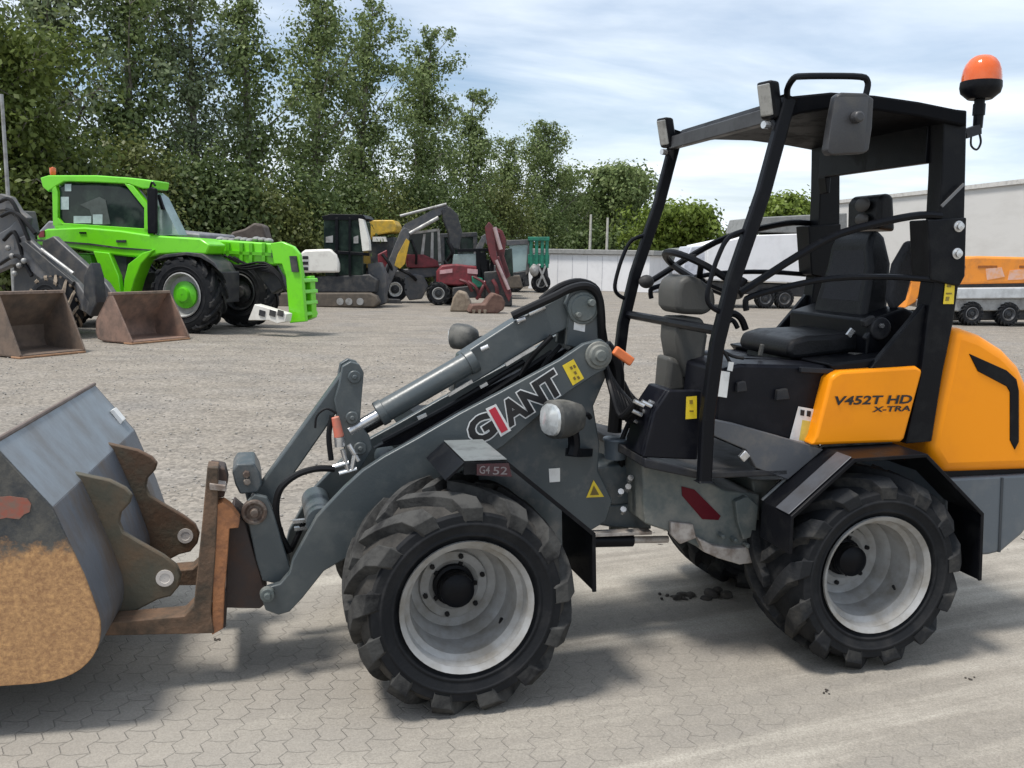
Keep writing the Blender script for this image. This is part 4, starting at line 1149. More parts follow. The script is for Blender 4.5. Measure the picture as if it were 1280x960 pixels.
def tree(seed, px, Y, top, spread, label, name='poplar_tree', leaf=None, bark=None, limbs=22, dens=60, clump=.55, lsize=.17, start=.18, up=.9, lean=.0, group='trees along the yard edge', cat='tree', shape='poplar'):
    rr = random.Random(seed)
    hor = 320.6 + .02 * (px - 640)
    base = at_depth(px, hor, Y); base.z = 0
    Hh = CAMH + (hor - top) * Y / FPX
    fr = Frame(base.x, base.y, 0)
    t = thing(name, fr, label, cat, group)
    tr = MB(); pts = []
    ph = rr.uniform(0, 6)
    for i in range(9):
        q = i / 8
        pts.append(base + Vector((lean * q * Hh + .12 * sin(ph + 4 * q), .1 * cos(ph + 3 * q), q * Hh * .97)))
    r0 = .018 * Hh
    tapered(tr, pts, r0, r0 * .12)
    clumps = []
    for k in range(limbs):
        q = start + (1 - start) * (k + rr.uniform(0, .9)) / limbs
        q = min(q, .985)
        i = min(int(q * 8), 7); f = q * 8 - i
        p0 = pts[i].lerp(pts[i + 1], f)
        if shape == 'poplar': ln = 1.42 * spread * (1.08 - .84 * q) * rr.uniform(.45, 1.35) * (min(1, .55 + (q - start) * 2.2))
        else: ln = spread * sqrt(max(.05, 1 - ((q - .55) / .5) ** 2)) * rr.uniform(.5, 1.25)
        az = k * 2.4 + rr.uniform(-.5, .5)
        u_ = up * rr.uniform(.7, 1.3)
        d = Vector((cos(az), sin(az), u_)).normalized()
        lp = [p0]
        for j in range(1, 5):
            d2 = (d + Vector((rr.gauss(0, .12) + lean, rr.gauss(0, .12), .10 * j * (1 if shape == 'poplar' else .2)))).normalized()
            lp.append(lp[-1] + d2 * ln / 4)
        lp = [Vector((v.x, v.y, min(v.z, Hh))) for v in lp]
        tapered(tr, lp, r0 * .30 * (1.1 - q) + .012, .008, 5)
        for j in range(1, 5):
            nsub = 2 if j < 4 else 3
            for _ in range(nsub):
                off = Vector((rr.gauss(0, .28), rr.gauss(0, .28), rr.gauss(.05, .25))) * (ln * .5)
                c = lp[j] + off * (.5 + j * .12); c.z = min(c.z, Hh - clump * .3)
                if rr.random() < (.34 if shape == 'poplar' else .15): continue
                tapered(tr, [lp[j], lp[j].lerp(c, .6), c], .014, .004, 4)
                tq = max(.28, min(1.0, 2.3 * (1.04 - q))) if shape == 'poplar' else 1.0
                clumps.append((c, clump * rr.uniform(.45, .9) * tq ** .7, int(tq * dens * (1.9 if shape == 'poplar' else 1.1) * rr.uniform(.4, 1.3))))
    for k in range(14 if shape == 'poplar' else 0):
        q = rr.uniform(.25, .86); i = min(int(q * 8), 7); v = pts[i].lerp(pts[i + 1], q * 8 - i)
        clumps.append((v + Vector((rr.gauss(0, .35), -abs(rr.gauss(.2, .35)), 0)), clump * rr.uniform(.5, .9), int(dens * 1.3)))
    tr.build('trunk', bark or BARK, t)
    cr = MB(); leaves(cr, clumps, lsize, rr)
    cr.build('crown', leaf or LEAF_P, t, smooth=False)
    return t

def bush(seed, px, Y, top, rx, label, leaf=None, lsize=.15, n=120, name='hedge_bush', group='bushes in front of the tall trees', base_px=None):
    rr = random.Random(seed)
    hor = 320.6 + .02 * (px - 640)
    base = at_depth(px, hor, Y); base.z = 0
    Hh = CAMH + (hor - top) * Y / FPX
    fr = Frame(base.x, base.y, 0)
    t = thing(name, fr, label, 'bush', group)
    st = MB(); cl = []
    for k in range(n):
        az = rr.uniform(0, 2 * pi); r = sqrt(rr.random()) * rx; q = rr.random() ** .8
        rad = r * (1 - .55 * q ** 2)
        c = base + Vector((rad * cos(az), rad * sin(az) * .8, .15 + q * (Hh - .35) * (1 - .25 * (r / rx) ** 2)))
        if k % 4 == 0: tapered(st, [base + Vector((rad * .2 * cos(az), rad * .2 * sin(az), 0)), base.lerp(c, .6) + Vector((0, 0, .2)), c], .05, .012, 5)
        cl.append((c, rr.uniform(.25, .5) * (rx / 2.2) ** .5, int(80 * rr.uniform(.6, 1.3))))
    st.build('stems', BARKD, t)
    cr = MB(); leaves(cr, cl, lsize, rr, .65); cr.build('foliage', leaf or LEAF_D, t, smooth=False)
    return t

tree(11, 78, 31, -130, 3.1, 'tall sparse tree with dark trunk behind the green telehandler cab, sky showing through', bark=BARKD, leaf=LEAF_W, limbs=26, dens=42, clump=.45)
tree(12, 172, 33, -110, 2.9, 'tall leafy tree behind the green telehandler windscreen, second from the left', limbs=28, dens=62)
tree(13, 250, 35, -40, 2.4, 'tall grey-green tree rising above the telehandler boom', limbs=26, dens=52, leaf=LEAF_W)
tree(14, 312, 37, -60, 2.1, 'slim tall poplar above the telehandler headstock', limbs=26, dens=50)
tree(15, 388, 40, -60, 2.5, 'poplar with pale trunk above the white excavator counterweight', limbs=28, dens=52, lean=.03)
tree(16, 446, 44, 14, 2.4, 'poplar with wind-bent top above the white excavator cab', limbs=28, dens=58, lean=.06)
tree(17, 520, 48, 46, 2.6, 'dense poplar behind the folded grey excavator boom', limbs=30, dens=66, lean=.05)
tree(18, 582, 55, 122, 2.7, 'mid-height poplar behind the red tractor', limbs=26, dens=62, lean=.04)
tree(19, 628, 60, 178, 2.7, 'lower rounded poplar between the red crane arm and the taller row', limbs=22, dens=60)
tree(20, 676, 62, 158, 2.7, 'pointed poplar at the end of the row above the teal mast machine', limbs=26, dens=70, lean=.01)
tree(21, 706, 75, 228, 2.6, 'small dark tree just right of the pointed poplar', limbs=18, dens=55, leaf=LEAF_D)
tree(22, 768, 78, 218, 4.0, 'broad tree behind the white wall, beside the loader front post', name='broadleaf_tree', shape='round', limbs=30, dens=64, start=.25, up=.6, leaf=LEAF_P, clump=.75, lsize=.34)
tree(23, 735, 84, 250, 3.0, 'small tree behind the white wall, left of the broad one', name='broadleaf_tree', shape='round', limbs=20, dens=55, start=.2, up=.5, leaf=LEAF_D, clump=.7, lsize=.34)
tree(24, 842, 62, 266, 2.6, 'low bright green tree seen between the two front posts of the loader', name='broadleaf_tree', shape='round', limbs=30, dens=110, start=.15, up=.4, leaf=LEAF_G, clump=.6, lsize=.30)
tree(25, 985, 60, 254, 1.9, 'small bright green treetop above the white box trailer, seen through the cab', name='broadleaf_tree', shape='round', limbs=26, dens=100, start=.3, up=.4, leaf=LEAF_G, clump=.5, lsize=.30)
tree(26, 8, 24, 52, 2.3, 'dense bright green tree at the left edge behind the lamp pole', name='broadleaf_tree', shape='round', limbs=34, dens=85, start=.08, up=.5, leaf=leaf_mat('mid_green_leaves', (.075, .105, .022), (.105, .14, .030), (.14, .175, .045)), clump=.5, lsize=.16)

bl = ['behind the lamp pole', 'behind the telehandler beacon', 'behind the telehandler cab', 'behind the telehandler windscreen', 'behind the telehandler boom pivot', 'behind the middle of the telehandler boom', 'behind the telehandler headstock', 'behind the white excavator hood', 'behind the white excavator cab', 'behind the yellow machine', 'behind the folded boom', 'behind the red tractor', 'behind the red crane arm', 'behind the teal mast machine']
for k, (px, Y, top, rx) in enumerate(((20, 25, 150, 1.9), (75, 26, 165, 2.0), (125, 27, 200, 2.0), (170, 28, 172, 2.2), (225, 29, 205, 2.1), (275, 30, 185, 2.2), (325, 31, 215, 2.2), (372, 33, 200, 2.4), (425, 36, 215, 2.6), (475, 39, 228, 2.6), (525, 42, 215, 2.8), (575, 45, 235, 2.8), (622, 50, 225, 2.8), (668, 54, 250, 2.8))):
    bush(40 + k, px, Y, top, rx, ('dark leafy bush ' if k % 3 else 'brownish green bush ') + bl[k], leaf=LEAF_D if k % 3 else leaf_mat('olive_leaves_%d' % k, (.085, .105, .028), (.118, .138, .042), (.15, .17, .057)))
bush(60, 730, 70, 285, 4.0, 'low dark bush behind the left end of the white wall', lsize=.32, n=80)
bush(61, 790, 70, 290, 4.0, 'low dark bush behind the right end of the white wall', lsize=.32, n=80)
# ================================================================== background machines
GREEN = mat('bright_green_paint', (.16, .62, .012), .35, 0, (.13, .52, .015), 5, .35, .02, 100, .5, .2)
GREEND = mat('deep_green_paint', (.10, .42, .012), .4, 0, (.07, .28, .012), 5, .4)
DARKG = mat('dark_tinted_glass', (.012, .02, .018), .12, 0, (.035, .055, .042), 2.5, .5, 0, 1, .35)
PGLASS = mat('pale_reflecting_glass', (.30, .38, .38), .1, .2, (.18, .24, .23), 2, .6, 0, 1, .8)
DMET = mat('dark_machine_metal', (.022, .024, .028), .6, 0, (.07, .066, .06), 6, .5)
MMET = mat('grey_machine_metal', (.075, .078, .085), .55, 0, (.14, .13, .12), 5, .5, .1, 30)
LMET = mat('light_grey_metal', (.34, .34, .33), .5, .2, (.2, .19, .18), 5, .5)
BRUST = mat('brown_rust_bucket', (.25, .155, .115), .7, 0, (.12, .085, .068), 4, .6, .15, 20)
BRUST2 = mat('orange_rust_edge', (.36, .20, .11), .8, 0, (.20, .12, .07), 6, .5)
BWHITE = mat('cream_white_paint', (.74, .72, .66), .45, 0, (.6, .57, .52), 4, .4)
YELM = mat('machine_yellow', (.62, .38, .03), .5, 0, (.36, .25, .05), 5, .6)
REDM = mat('machine_red', (.22, .022, .032), .55, 0, (.10, .022, .025), 6, .7)
DREDM = mat('dark_red_paint', (.13, .022, .026), .5, 0, (.07, .02, .022), 6, .5)
TEAL = mat('teal_green_paint', (.012, .19, .115), .5, 0, (.015, .10, .07), 5, .5)
MUD = mat('dried_mud', (.26, .21, .155), .95, 0, (.15, .115, .085), 8, .6, .4, 25)
ORBG = mat('orange_machine_paint', (.80, .27, .025), .45, 0, (.62, .22, .04), 4, .5)
TRACK = mat('brown_rubber_track', (.085, .07, .055), .9, 0, (.14, .115, .09), 6, .5, .3, 20)
CONT = mat('white_cladding', (.80, .80, .81), .5, 0, (.70, .70, .71), 1.5, .4)

def simple_wheel(parent, fr, s, l0, W, R, Rr, lug=True, rimm=None, z=None, n=12, near=-1, hubm=None):
    nd = node('wheel', parent); z = R if z is None else z
    t = MB(); tyre_mesh(t, fr, s, l0 + W / 2, z, W, R, Rr, n, -1, .055 * R / .38 * (1 if lug else .5), n=36)
    t.build('tyre', [RUBBER, LUG2 if R != .52 else MUD], nd, ang=28)
    m = MB()
    for sd in (-1, 1):
        c = fr.p(s, l0 + (0 if sd < 0 else W), z)
        m.lathe(c, fr.w * -sd, [(Rr - .01, .0), (Rr + .01, .01), (Rr - .03, .04), (Rr - .05, W * .3), (Rr * .45, W * .3), (.01, W * .3)], 28)
    m.build('rim', rimm or LMET, nd, ang=30)
    m = MB()
    c = fr.p(s, l0 + W * .3, z); m.lathe(c, -fr.w, [(Rr * .62, -.01), (Rr * .62, W * .10), (Rr * .35, W * .16), (Rr * .3, W * .26), (.01, W * .27)], 20)
    m.build('hub', hubm or DMET, nd, ang=30)
    return nd

def rust_bucket(parent, fr, W, D, Hh, top_s, mats=(BRUST, BRUST2), wall=.03):
    """opening towards +s; front bottom edge at s=0"""
    prof = [(0, .02), (-D * .80, .015), (-D * .95, .05), (-D, .16), (-D * .98, Hh * .45), (top_s, Hh)]
    m = MB(); m.strip(fr, prof, 0, W, wall); m.build('shell', mats[0], parent, .008)
    for l in (0, W):
        m = MB(); m.prism(fr, prof + [(top_s + .04, Hh), (.02, .05)], l - .015 if l else -.0, l + .015 if l else .03); m.build('side_plate', mats[0], parent, .006)
    m = MB(); m.box(fr, -.16, .03, -.01, W + .01, .004, .03); m.build('cutting_edge', mats[1], parent, .005)
    m = MB(); m.box(fr, top_s - .03, top_s + .06, -.005, W + .005, Hh - .03, Hh + .015); m.build('top_rim', mat('worn_rim', (.24, .17, .13), .7, .1, (.12, .09, .07), 8, .6), parent, .006)

# ---- green telehandler
p0 = ground_at(228, 417)
T_ = Frame(p0.x, p0.y, -.31)
tele = thing('telehandler', T_, 'bright green telehandler with dark glazed cab and lowered boom', 'telehandler')
def tp(m, pix, l0, l1, lt=None, mi=0): return m.pp(T_, pix, l0 if lt is None else lt, l0, l1, mi)
HUBG = mat('green_hub', (.10, .48, .012), .4)
simple_wheel(tele, T_, 0, 0, .48, .70, .40, hubm=HUBG, n=14)
simple_wheel(tele, T_, 0, 1.75, .48, .70, .36, rimm=DMET, hubm=DMET, n=14)
simple_wheel(tele, T_, -2.85, 0, .48, .70, .40, hubm=HUBG, n=14)
simple_wheel(tele, T_, -2.85, 1.75, .48, .70, .40, hubm=HUBG, n=14)
m = MB()
tp(m, [(46, 292), (58, 286), (105, 284), (150, 288), (190, 294), (250, 298), (262, 306), (258, 318), (225, 317), (200, 318), (186, 322), (160, 321), (135, 318), (112, 315), (92, 311), (46, 306)], .05, .55)
m.build('side_panel', GREEN, tele, .03)
m = MB()
tp(m, [(116, 314), (136, 316), (148, 345), (151, 368), (140, 368), (128, 345)], .02, .3, .02)
tp(m, [(160, 330), (178, 316), (192, 312), (176, 330), (168, 350), (163, 368), (154, 368), (155, 350)], .0, .3, .0)
build_each(m, 'step_frame', GREEN, tele, .015)
m = MB(); tp(m, [(132, 316), (158, 318), (158, 350), (152, 366), (146, 350)], .12, .3); m.build('step_recess', DMET, tele)
m = MB(); tp(m, [(74, 316), (112, 318), (120, 346), (100, 352), (78, 346)], .15, .9); m.build('rear_fender', GREEND, tele, .03)
m = MB(); tp(m, [(50, 340), (262, 340), (262, 380), (60, 380)], .55, 1.5); m.build('chassis', DMET, tele, .02)
m = MB()
tp(m, [(45, 292), (60, 276), (120, 278), (190, 286), (250, 292), (250, 310), (48, 306)], .95, 2.1, .95); build_each(m, 'bonnet', mat('grey_bonnet', (.20, .20, .22), .5), tele, .04)
# cab
cab = node('cab', tele)
m = MB()
tp(m, [(50, 222), (60, 219), (120, 219), (162, 222), (180, 224), (192, 226), (190, 236), (178, 236), (160, 230), (120, 228), (80, 227), (68, 234), (60, 240), (53, 234)], .10, .55)
m.build('cab_roof', GREEN, cab, .02)
m = MB()
tp(m, [(65, 236), (69, 232), (72, 240), (72, 272), (80, 282), (66, 282)], .10, .2)
tp(m, [(155, 229), (166, 232), (186, 258), (186, 292), (180, 290), (180, 260)], .10, .2)
tp(m, [(68, 278), (185, 286), (185, 293), (68, 285)], .10, .25)
m.build('cab_frame', GREEN, cab, .008)
m = MB(); tp(m, [(71, 240), (74, 233), (82, 229), (120, 229), (150, 231), (162, 237), (180, 260), (184, 290), (150, 288), (80, 283), (73, 277)], .16, .52); m.build('cab_glass', DARKG, cab, .04)
m = MB()
tp(m, [(192, 240), (200, 246), (224, 294), (196, 295), (190, 270)], .25, .50); m.build('windscreen', PGLASS, cab, .01)
m = MB()
for a, b in (((81, 230), (89, 239)), ((92, 270), (114, 279)), ((116, 268), (128, 280)), ((76, 246), (86, 262))):
    tp(m, [a, (b[0], a[1]), b, (a[0], b[1])], .150, .156)
build_each(m, 'cab_sticker', mat('pale_sticker', (.42, .52, .50), .4), cab)
m = MB(); tp(m, [(100, 256), (124, 246), (132, 250), (138, 280), (118, 282), (112, 262)], .152, .157); m.build('seat_seen_in_cab', mat('grey_seat', (.07, .085, .075), .7), cab)
m = MB(); tp(m, [(183, 236), (188, 233), (195, 236), (195, 292), (184, 292)], .02, .08); m.build('cab_mirror', BLACK, cab, .02)
m = MB(); c = T_.P(66, 214, .3); m.lathe(c, (0, 0, 1), [(.05, -.07), (.06, 0), (.055, .06), (.001, .08)], 12); m.build('beacon', AMBER, tele)
m = MB()
tp(m, [(200, 300), (212, 298), (280, 300), (340, 304), (344, 332), (300, 332), (262, 330), (248, 322), (236, 318), (205, 316)], .70, 1.0); m.build('boom', GREEN, tele, .03)
m = MB()
for x in (283, 300, 312, 328): tp(m, [(x, 304), (x + 4, 304), (x + 4, 330), (x, 330)], .66, .70, .68)
tp(m, [(258, 312), (340, 316), (340, 320), (258, 316)], .66, .70, .68)
m.build('boom_rib', GREEND, tele)
m = MB()
for i in range(9):
    c = T_.P(276 + 7.5 * i, 299 + (i % 3), .95); m.ell(T_, c, .07, .12, .05, 8, 6)
build_each(m, 'boom_fitting', LMET, tele)
m = MB()
tp(m, [(338, 304), (352, 302), (366, 308), (374, 318), (377, 345), (380, 380), (382, 402), (362, 404), (360, 380), (357, 345), (352, 330), (342, 330)], .60, .70, .6)
m.build('fork_headstock', GREEN, tele, .015)
m = MB(); tp(m, [(340, 308), (354, 306), (366, 314), (370, 330), (374, 350), (376, 400), (362, 402), (358, 350), (345, 328)], .70, .95, .70); m.build('headstock_core', GREEND, tele, .02)
m = MB()
tp(m, [(372, 346), (379, 345), (382, 398), (374, 402)], .95, 1.12, .70)
for y in (348, 362, 376, 390): tp(m, [(374, y), (381, y), (382, y + 5), (375, y + 5)], .66, 1.16, .70)
m.build('headstock_frame', GREEN, tele, .015)
m = MB(); tp(m, [(363, 320), (371, 320), (374, 340), (366, 340)], .56, .62, .6); tp(m, [(341, 312), (346, 312), (346, 322), (341, 322)], .62, .70, .66); build_each(m, 'headstock_pin', DMET, tele)
m = MB(); tp(m, [(322, 380), (336, 384), (362, 392), (360, 402), (350, 404), (340, 400), (314, 400)], .3, .5, .4); m.build('tool_rail', BWHITE, tele, .01)
m = MB()
for x in (325, 338, 348): tp(m, [(x, 387), (x + 7, 389), (x + 6, 396), (x - 1, 394)], .28, .30, .3)
build_each(m, 'rail_hole', DMET, tele)
m = MB()
tp(m, [(190, 326), (206, 318), (232, 315), (252, 317), (268, 328), (275, 340), (264, 330), (250, 322), (232, 319), (208, 322)], .0, .5, 0); build_each(m, 'mudguard', DMET, tele, .01)
m = MB()
tp(m, [(312, 332), (345, 332), (352, 345), (354, 360), (340, 368), (326, 350)], .9, 1.1, .9); m.build('front_linkage', DMET, tele, .03)
m = MB()
tp(m, [(46, 299), (112, 304), (150, 309), (190, 312), (190, 313.5), (150, 311), (112, 306), (46, 301)], .03, .06, .05); m.build('panel_gap', DMET, tele)
m = MB(); tp(m, [(146, 300), (158, 300), (158, 303), (146, 303)], .03, .06, .05); m.build('panel_latch', DMET, tele)
m = MB(); tp(m, [(70, 281), (186, 290), (186, 296), (70, 287)], .13, .30, .13); m.build('cab_sill', DMET, tele)
m = MB(); tp(m, [(49, 290), (56, 288), (56, 296), (49, 297)], .03, .06, .05); m.build('tail_lamp', REDM, tele)
m = MB()
for k in range(6): m.tube([T_.P(262 + 6 * k, 316 + k, .66), T_.P(290 + 6 * k, 332 + 2 * (k % 3), .68), T_.P(330 + 3 * k, 328 + 3 * k, .64), T_.P(352 + k, 345 + 4 * k, .66)], .02)
build_each(m, 'boom_hose', HOSE, tele)
m = MB(); m.tube([T_.P(187, 238, .05), T_.P(190, 228, .02), T_.P(194, 232, .0)], .02); tp(m, [(196, 244), (199, 243), (205, 262), (201, 262)], .2, .24); m.build('mirror_arm', BLACK, tele)
m = MB(); tp(m, [(100, 290), (108, 290), (108, 292), (100, 292)], .03, .05, .05); tp(m, [(120, 286), (124, 286), (124, 289), (120, 289)], .12, .16, .14); build_each(m, 'door_handle', BLACK, tele)
# ---- brown log-like bucket behind boom : a grapple lying beyond
p0 = ground_at(315, 385); G1 = Frame(p0.x, at_depth(315, 385, 22).y, 0); G1.o.x = at_depth(315, 320, 22).x
gr = thing('attachment_grab', G1, 'brown grab attachment showing just above the telehandler boom', 'grab')
m = MB(); m.pp(G1, [(284, 298), (290, 290), (305, 286), (318, 278), (328, 282), (333, 300), (335, 330), (336, 385), (290, 385)], 0, 0, .6); m.build('jaw', mat('brown_jaw', (.085, .066, .055), .8), gr, .05)

# ---- grey loader on the left with a rusty bucket
p0 = ground_at(164, 431)
L_ = Frame(p0.x, p0.y, -.46)
gl = thing('skid_loader', L_, 'grey loader at the left edge with brown rusty bucket parked before the green telehandler', 'loader')
bk = node('bucket', gl); rust_bucket(bk, L_, 1.2, .80, .80, -.45)
def lp(m, pix, l0, l1, lt=.3): return m.pp(L_, pix, lt, l0, l1)
m = MB()
lp(m, [(20, 300), (34, 294), (60, 318), (100, 354), (116, 378), (112, 392), (96, 384), (40, 338), (20, 318)], .25, .36)
lp(m, [(20, 300), (34, 294), (60, 318), (100, 354), (116, 378), (112, 392), (96, 384), (40, 338), (20, 318)], .80, .92)
build_each(m, 'lift_arm', MMET, gl, .02)
m = MB(); lp(m, [(30, 304), (38, 302), (76, 334), (98, 352), (94, 360), (60, 338)], .20, .25); m.build('arm_ram', DMET, gl, .01)
m = MB(); m.cyl(L_.P(52, 312, .24), L_.P(92, 342, .24), .03, n=10); m.build('arm_rod', LMET, gl)
m = MB(); lp(m, [(108, 344), (116, 328), (121, 345), (124, 378), (116, 396), (106, 388)], .25, .45); m.build('hitch', DMET, gl, .02)
m = MB()
lp(m, [(-20, 250), (0, 242), (12, 246), (22, 262), (34, 272), (32, 284), (20, 276), (8, 262), (-20, 266)], .3, .42)
lp(m, [(8, 284), (20, 272), (30, 290), (34, 312), (24, 330), (10, 332), (-20, 345), (-20, 300)], .35, .5)
lp(m, [(-20, 262), (6, 262), (12, 290), (4, 300), (-20, 300)], .5, .9)
m.build('loader_tower', MMET, gl, .02)
m = MB()
for k, (a, b, c) in enumerate((((0, 252), (14, 250), (30, 282)), ((2, 270), (20, 266), (36, 300)), ((5, 300), (18, 290), (28, 318)), ((0, 330), (22, 320), (40, 345)), ((8, 262), (26, 270), (44, 292)))):
    m.tube([L_.P(*a, .22), L_.P(*b, .2), L_.P(*c, .25)], .035)
build_each(m, 'hydraulic_hose', HOSE, gl)
m = MB()
for x, y in ((15, 320), (24, 332), (18, 342), (30, 326), (10, 310)): m.ell(L_, L_.P(x, y, .18), .05, .05, .05, 8, 6)
build_each(m, 'hose_fitting', LMET, gl)
m = MB(); lp(m, [(10, 330), (40, 334), (70, 352), (90, 366), (80, 390), (10, 390)], .5, 1.2, .4); m.build('loader_body', DMET, gl, .03)
s_, z_ = L_.sz(62, 398, .05)
simple_wheel(gl, L_, s_, .0, .40, .52, .26, z=.53)
# ---- other bucket at the left edge
p0 = ground_at(24, 449)
K_ = Frame(p0.x, p0.y, -.46)
kb = thing('rusty_bucket', K_, 'rusty bucket cut off by the left edge with a pale orange cutting edge', 'bucket')
rust_bucket(kb, K_, 1.02, .86, .88, -.42, (mat('dark_brown_rust', (.17, .12, .088), .8, 0, (.09, .072, .06), 4, .6, .15, 20), BRUST2))
m = MB(); m.bar(K_.p(-.8, .25, .5), K_.p(-2.2, .25, .9), .10, .16); m.bar(K_.p(-.8, .8, .5), K_.p(-2.2, .8, .9), .10, .16); build_each(m, 'bucket_arm', DREDM, kb, .01)

# ---- white mini excavator
p0 = ground_at(405, 384); X_ = Frame(p0.x, p0.y, -.06)
ex = thing('mini_excavator', X_, 'white mini excavator with dark glazed cab on brown tracks', 'excavator')
def xp(m, pix, l0, l1, lt=0): return m.pp(X_, pix, lt, l0, l1)
for l in (0, 1.15):
    m = MB(); xp(m, [(340, 378), (344, 370), (352, 366), (462, 366), (470, 370), (474, 378), (468, 384), (350, 384)], l, l + .35, 0); m.build('track', TRACK, ex, .04)
m = MB()
for x in (425, 436, 450): m.cyl(X_.P(x, 377, -.02), X_.P(x, 377, -.02) + X_.w * .1, .10, n=14)
build_each(m, 'track_roller', LMET, ex)
m = MB(); xp(m, [(392, 346), (460, 343), (470, 350), (468, 366), (390, 366)], .2, 1.3); m.build('base', DMET, ex, .03)
m = MB(); xp(m, [(374, 316), (380, 312), (412, 311), (420, 318), (423, 330), (423, 341), (376, 341)], .1, 1.45); m.build('counterweight', BWHITE, ex, .06)
m = MB()
for y in (320, 327, 334): xp(m, [(377, y), (384, y), (384, y + 4), (377, y + 4)], .08, .11)
build_each(m, 'vent_slot', INK, ex)
m = MB(); xp(m, [(402, 271), (448, 272), (452, 278), (452, 345), (404, 345), (402, 300)], .2, 1.2); m.build('cab_glass', DARKG, ex, .03)
m = MB()
xp(m, [(400, 270), (412, 267), (452, 268), (456, 273), (450, 275), (402, 275)], .15, 1.25)
for pl in ([(417, 272), (421, 272), (421, 345), (417, 345)], [(434, 272), (437, 272), (437, 345), (434, 345)], [(400, 312), (460, 316), (460, 320), (400, 316)]): xp(m, pl, .14, .2)
m.build('cab_frame', BLACK, ex, .01)
m = MB(); xp(m, [(447, 273), (453, 274), (460, 300), (461, 313), (452, 314)], .1, .35); m.build('cab_pillar', BWHITE, ex, .01)
m = MB(); xp(m, [(405, 296), (414, 294), (414, 303), (405, 303)], .185, .195); xp(m, [(440, 296), (446, 294), (446, 304), (440, 304)], .185, .195); build_each(m, 'cab_sticker', LMET, ex)
m = MB(); xp(m, [(454, 330), (470, 328), (478, 345), (476, 380), (466, 384), (458, 372)], .5, .9); m.build('blade_arm', MMET, ex, .02)
# dark covered machine behind
q = at_depth(370, 330, 33); D_ = Frame(q.x, q.y, 0)
dm = thing('dark_machine', D_, 'low dark machine roof between the telehandler headstock and the white excavator', 'machine')
m = MB(); m.pp(D_, [(338, 300), (345, 292), (372, 291), (390, 296), (400, 300), (400, 350), (338, 350)], 0, 0, 1.5); m.build('body', mat('black_bodywork', (.012, .013, .018), .35), dm, .08)
m = MB(); m.pp(D_, [(346, 350), (395, 350), (395, 368), (346, 368)], 0, .1, 1.4); m.build('undercarriage', DMET, dm)
# ---- yellow machine
q = at_depth(478, 330, 34); Y_ = Frame(q.x, q.y, 0)
ym = thing('yellow_excavator', Y_, 'yellow excavator half hidden behind the white excavator cab', 'excavator')
m = MB(); m.pp(Y_, [(457, 279), (462, 275), (492, 275), (496, 282), (494, 290), (466, 294), (464, 300), (460, 300)], 0, 0, 1.6); m.build('boom_house', YELM, ym, .04)
m = MB(); m.pp(Y_, [(466, 296), (482, 296), (484, 302), (466, 302)], 0, -.05, .1); m.build('pale_trim', BWHITE, ym)
m = MB(); m.pp(Y_, [(460, 300), (492, 296), (492, 352), (460, 352)], 0, .1, 1.6); m.build('cab', DMET, ym, .03)
m = MB(); m.pp(Y_, [(455, 352), (505, 352), (505, 368), (455, 368)], 0, 0, 1.6); m.build('track', TRACK, ym, .05)
# ---- tractor backhoe with folded boom
p0 = ground_at(496, 379); E_ = Frame(p0.x, p0.y, .15)
be = thing('backhoe_loader', E_, 'small red and yellow tractor loader with a folded grey digging boom', 'loader')
def ep(m, pix, l0, l1, lt=0): return m.pp(E_, pix, lt, l0, l1)
m = MB(); ep(m, [(470, 382), (474, 352), (488, 320), (500, 290), (506, 284), (513, 288), (511, 302), (500, 330), (488, 356), (480, 384)], 0, .22); m.build('main_boom', MMET, be, .02)
m = MB(); ep(m, [(500, 290), (506, 280), (530, 268), (556, 254), (561, 258), (556, 266), (534, 278), (512, 296)], .05, .25); m.build('upper_boom', MMET, be, .02)
m = MB(); ep(m, [(552, 262), (562, 258), (572, 268), (578, 290), (574, 312), (562, 310), (560, 290), (554, 276)], 0, .3); m.build('dipper_stick', DMET, be, .03)
m = MB(); m.cyl(E_.P(512, 292, .02), E_.P(548, 272, .02), .06, n=10); m.cyl(E_.P(500, 270, .02), E_.P(558, 255, .02), .04, n=10); build_each(m, 'boom_ram', LMET, be)
m = MB(); ep(m, [(493, 332), (497, 318), (508, 298), (512, 302), (506, 330), (500, 336)], -.03, 0); m.build('yellow_ram', YELM, be, .01)
m = MB(); ep(m, [(508, 318), (530, 318), (548, 326), (550, 334), (530, 335), (510, 335)], .3, 1.3); ep(m, [(472, 318), (484, 312), (486, 345), (474, 348)], .25, .6); build_each(m, 'bonnet', REDM, be, .03)
m = MB(); ep(m, [(512, 292), (548, 286), (552, 292), (552, 330), (510, 330)], .5, 1.3); m.build('cab_glass', DARKG, be, .02)
m = MB()
for pl in ([(530, 292), (533, 292), (530, 325), (526, 325)], [(540, 290), (543, 290), (543, 325), (539, 325)], [(548, 288), (551, 288), (553, 328), (549, 328)], [(512, 290), (550, 285), (551, 288), (512, 293)]): ep(m, pl, .42, .5)
m.build('cab_frame', LMET, be)
m = MB(); ep(m, [(505, 348), (516, 342), (530, 345), (536, 358), (528, 374), (512, 376), (505, 365)], .2, .7); ep(m, [(488, 340), (550, 330), (556, 345), (490, 352)], .4, 1.2); build_each(m, 'mudguard', MMET, be, .03)
simple_wheel(be, E_, -.05, .2, .35, .40, .22, z=.42, rimm=BWHITE)
s_, z_ = E_.sz(548, 365, .3)
simple_wheel(be, E_, s_, .3, .35, .34, .16, z=.36)
m = MB()
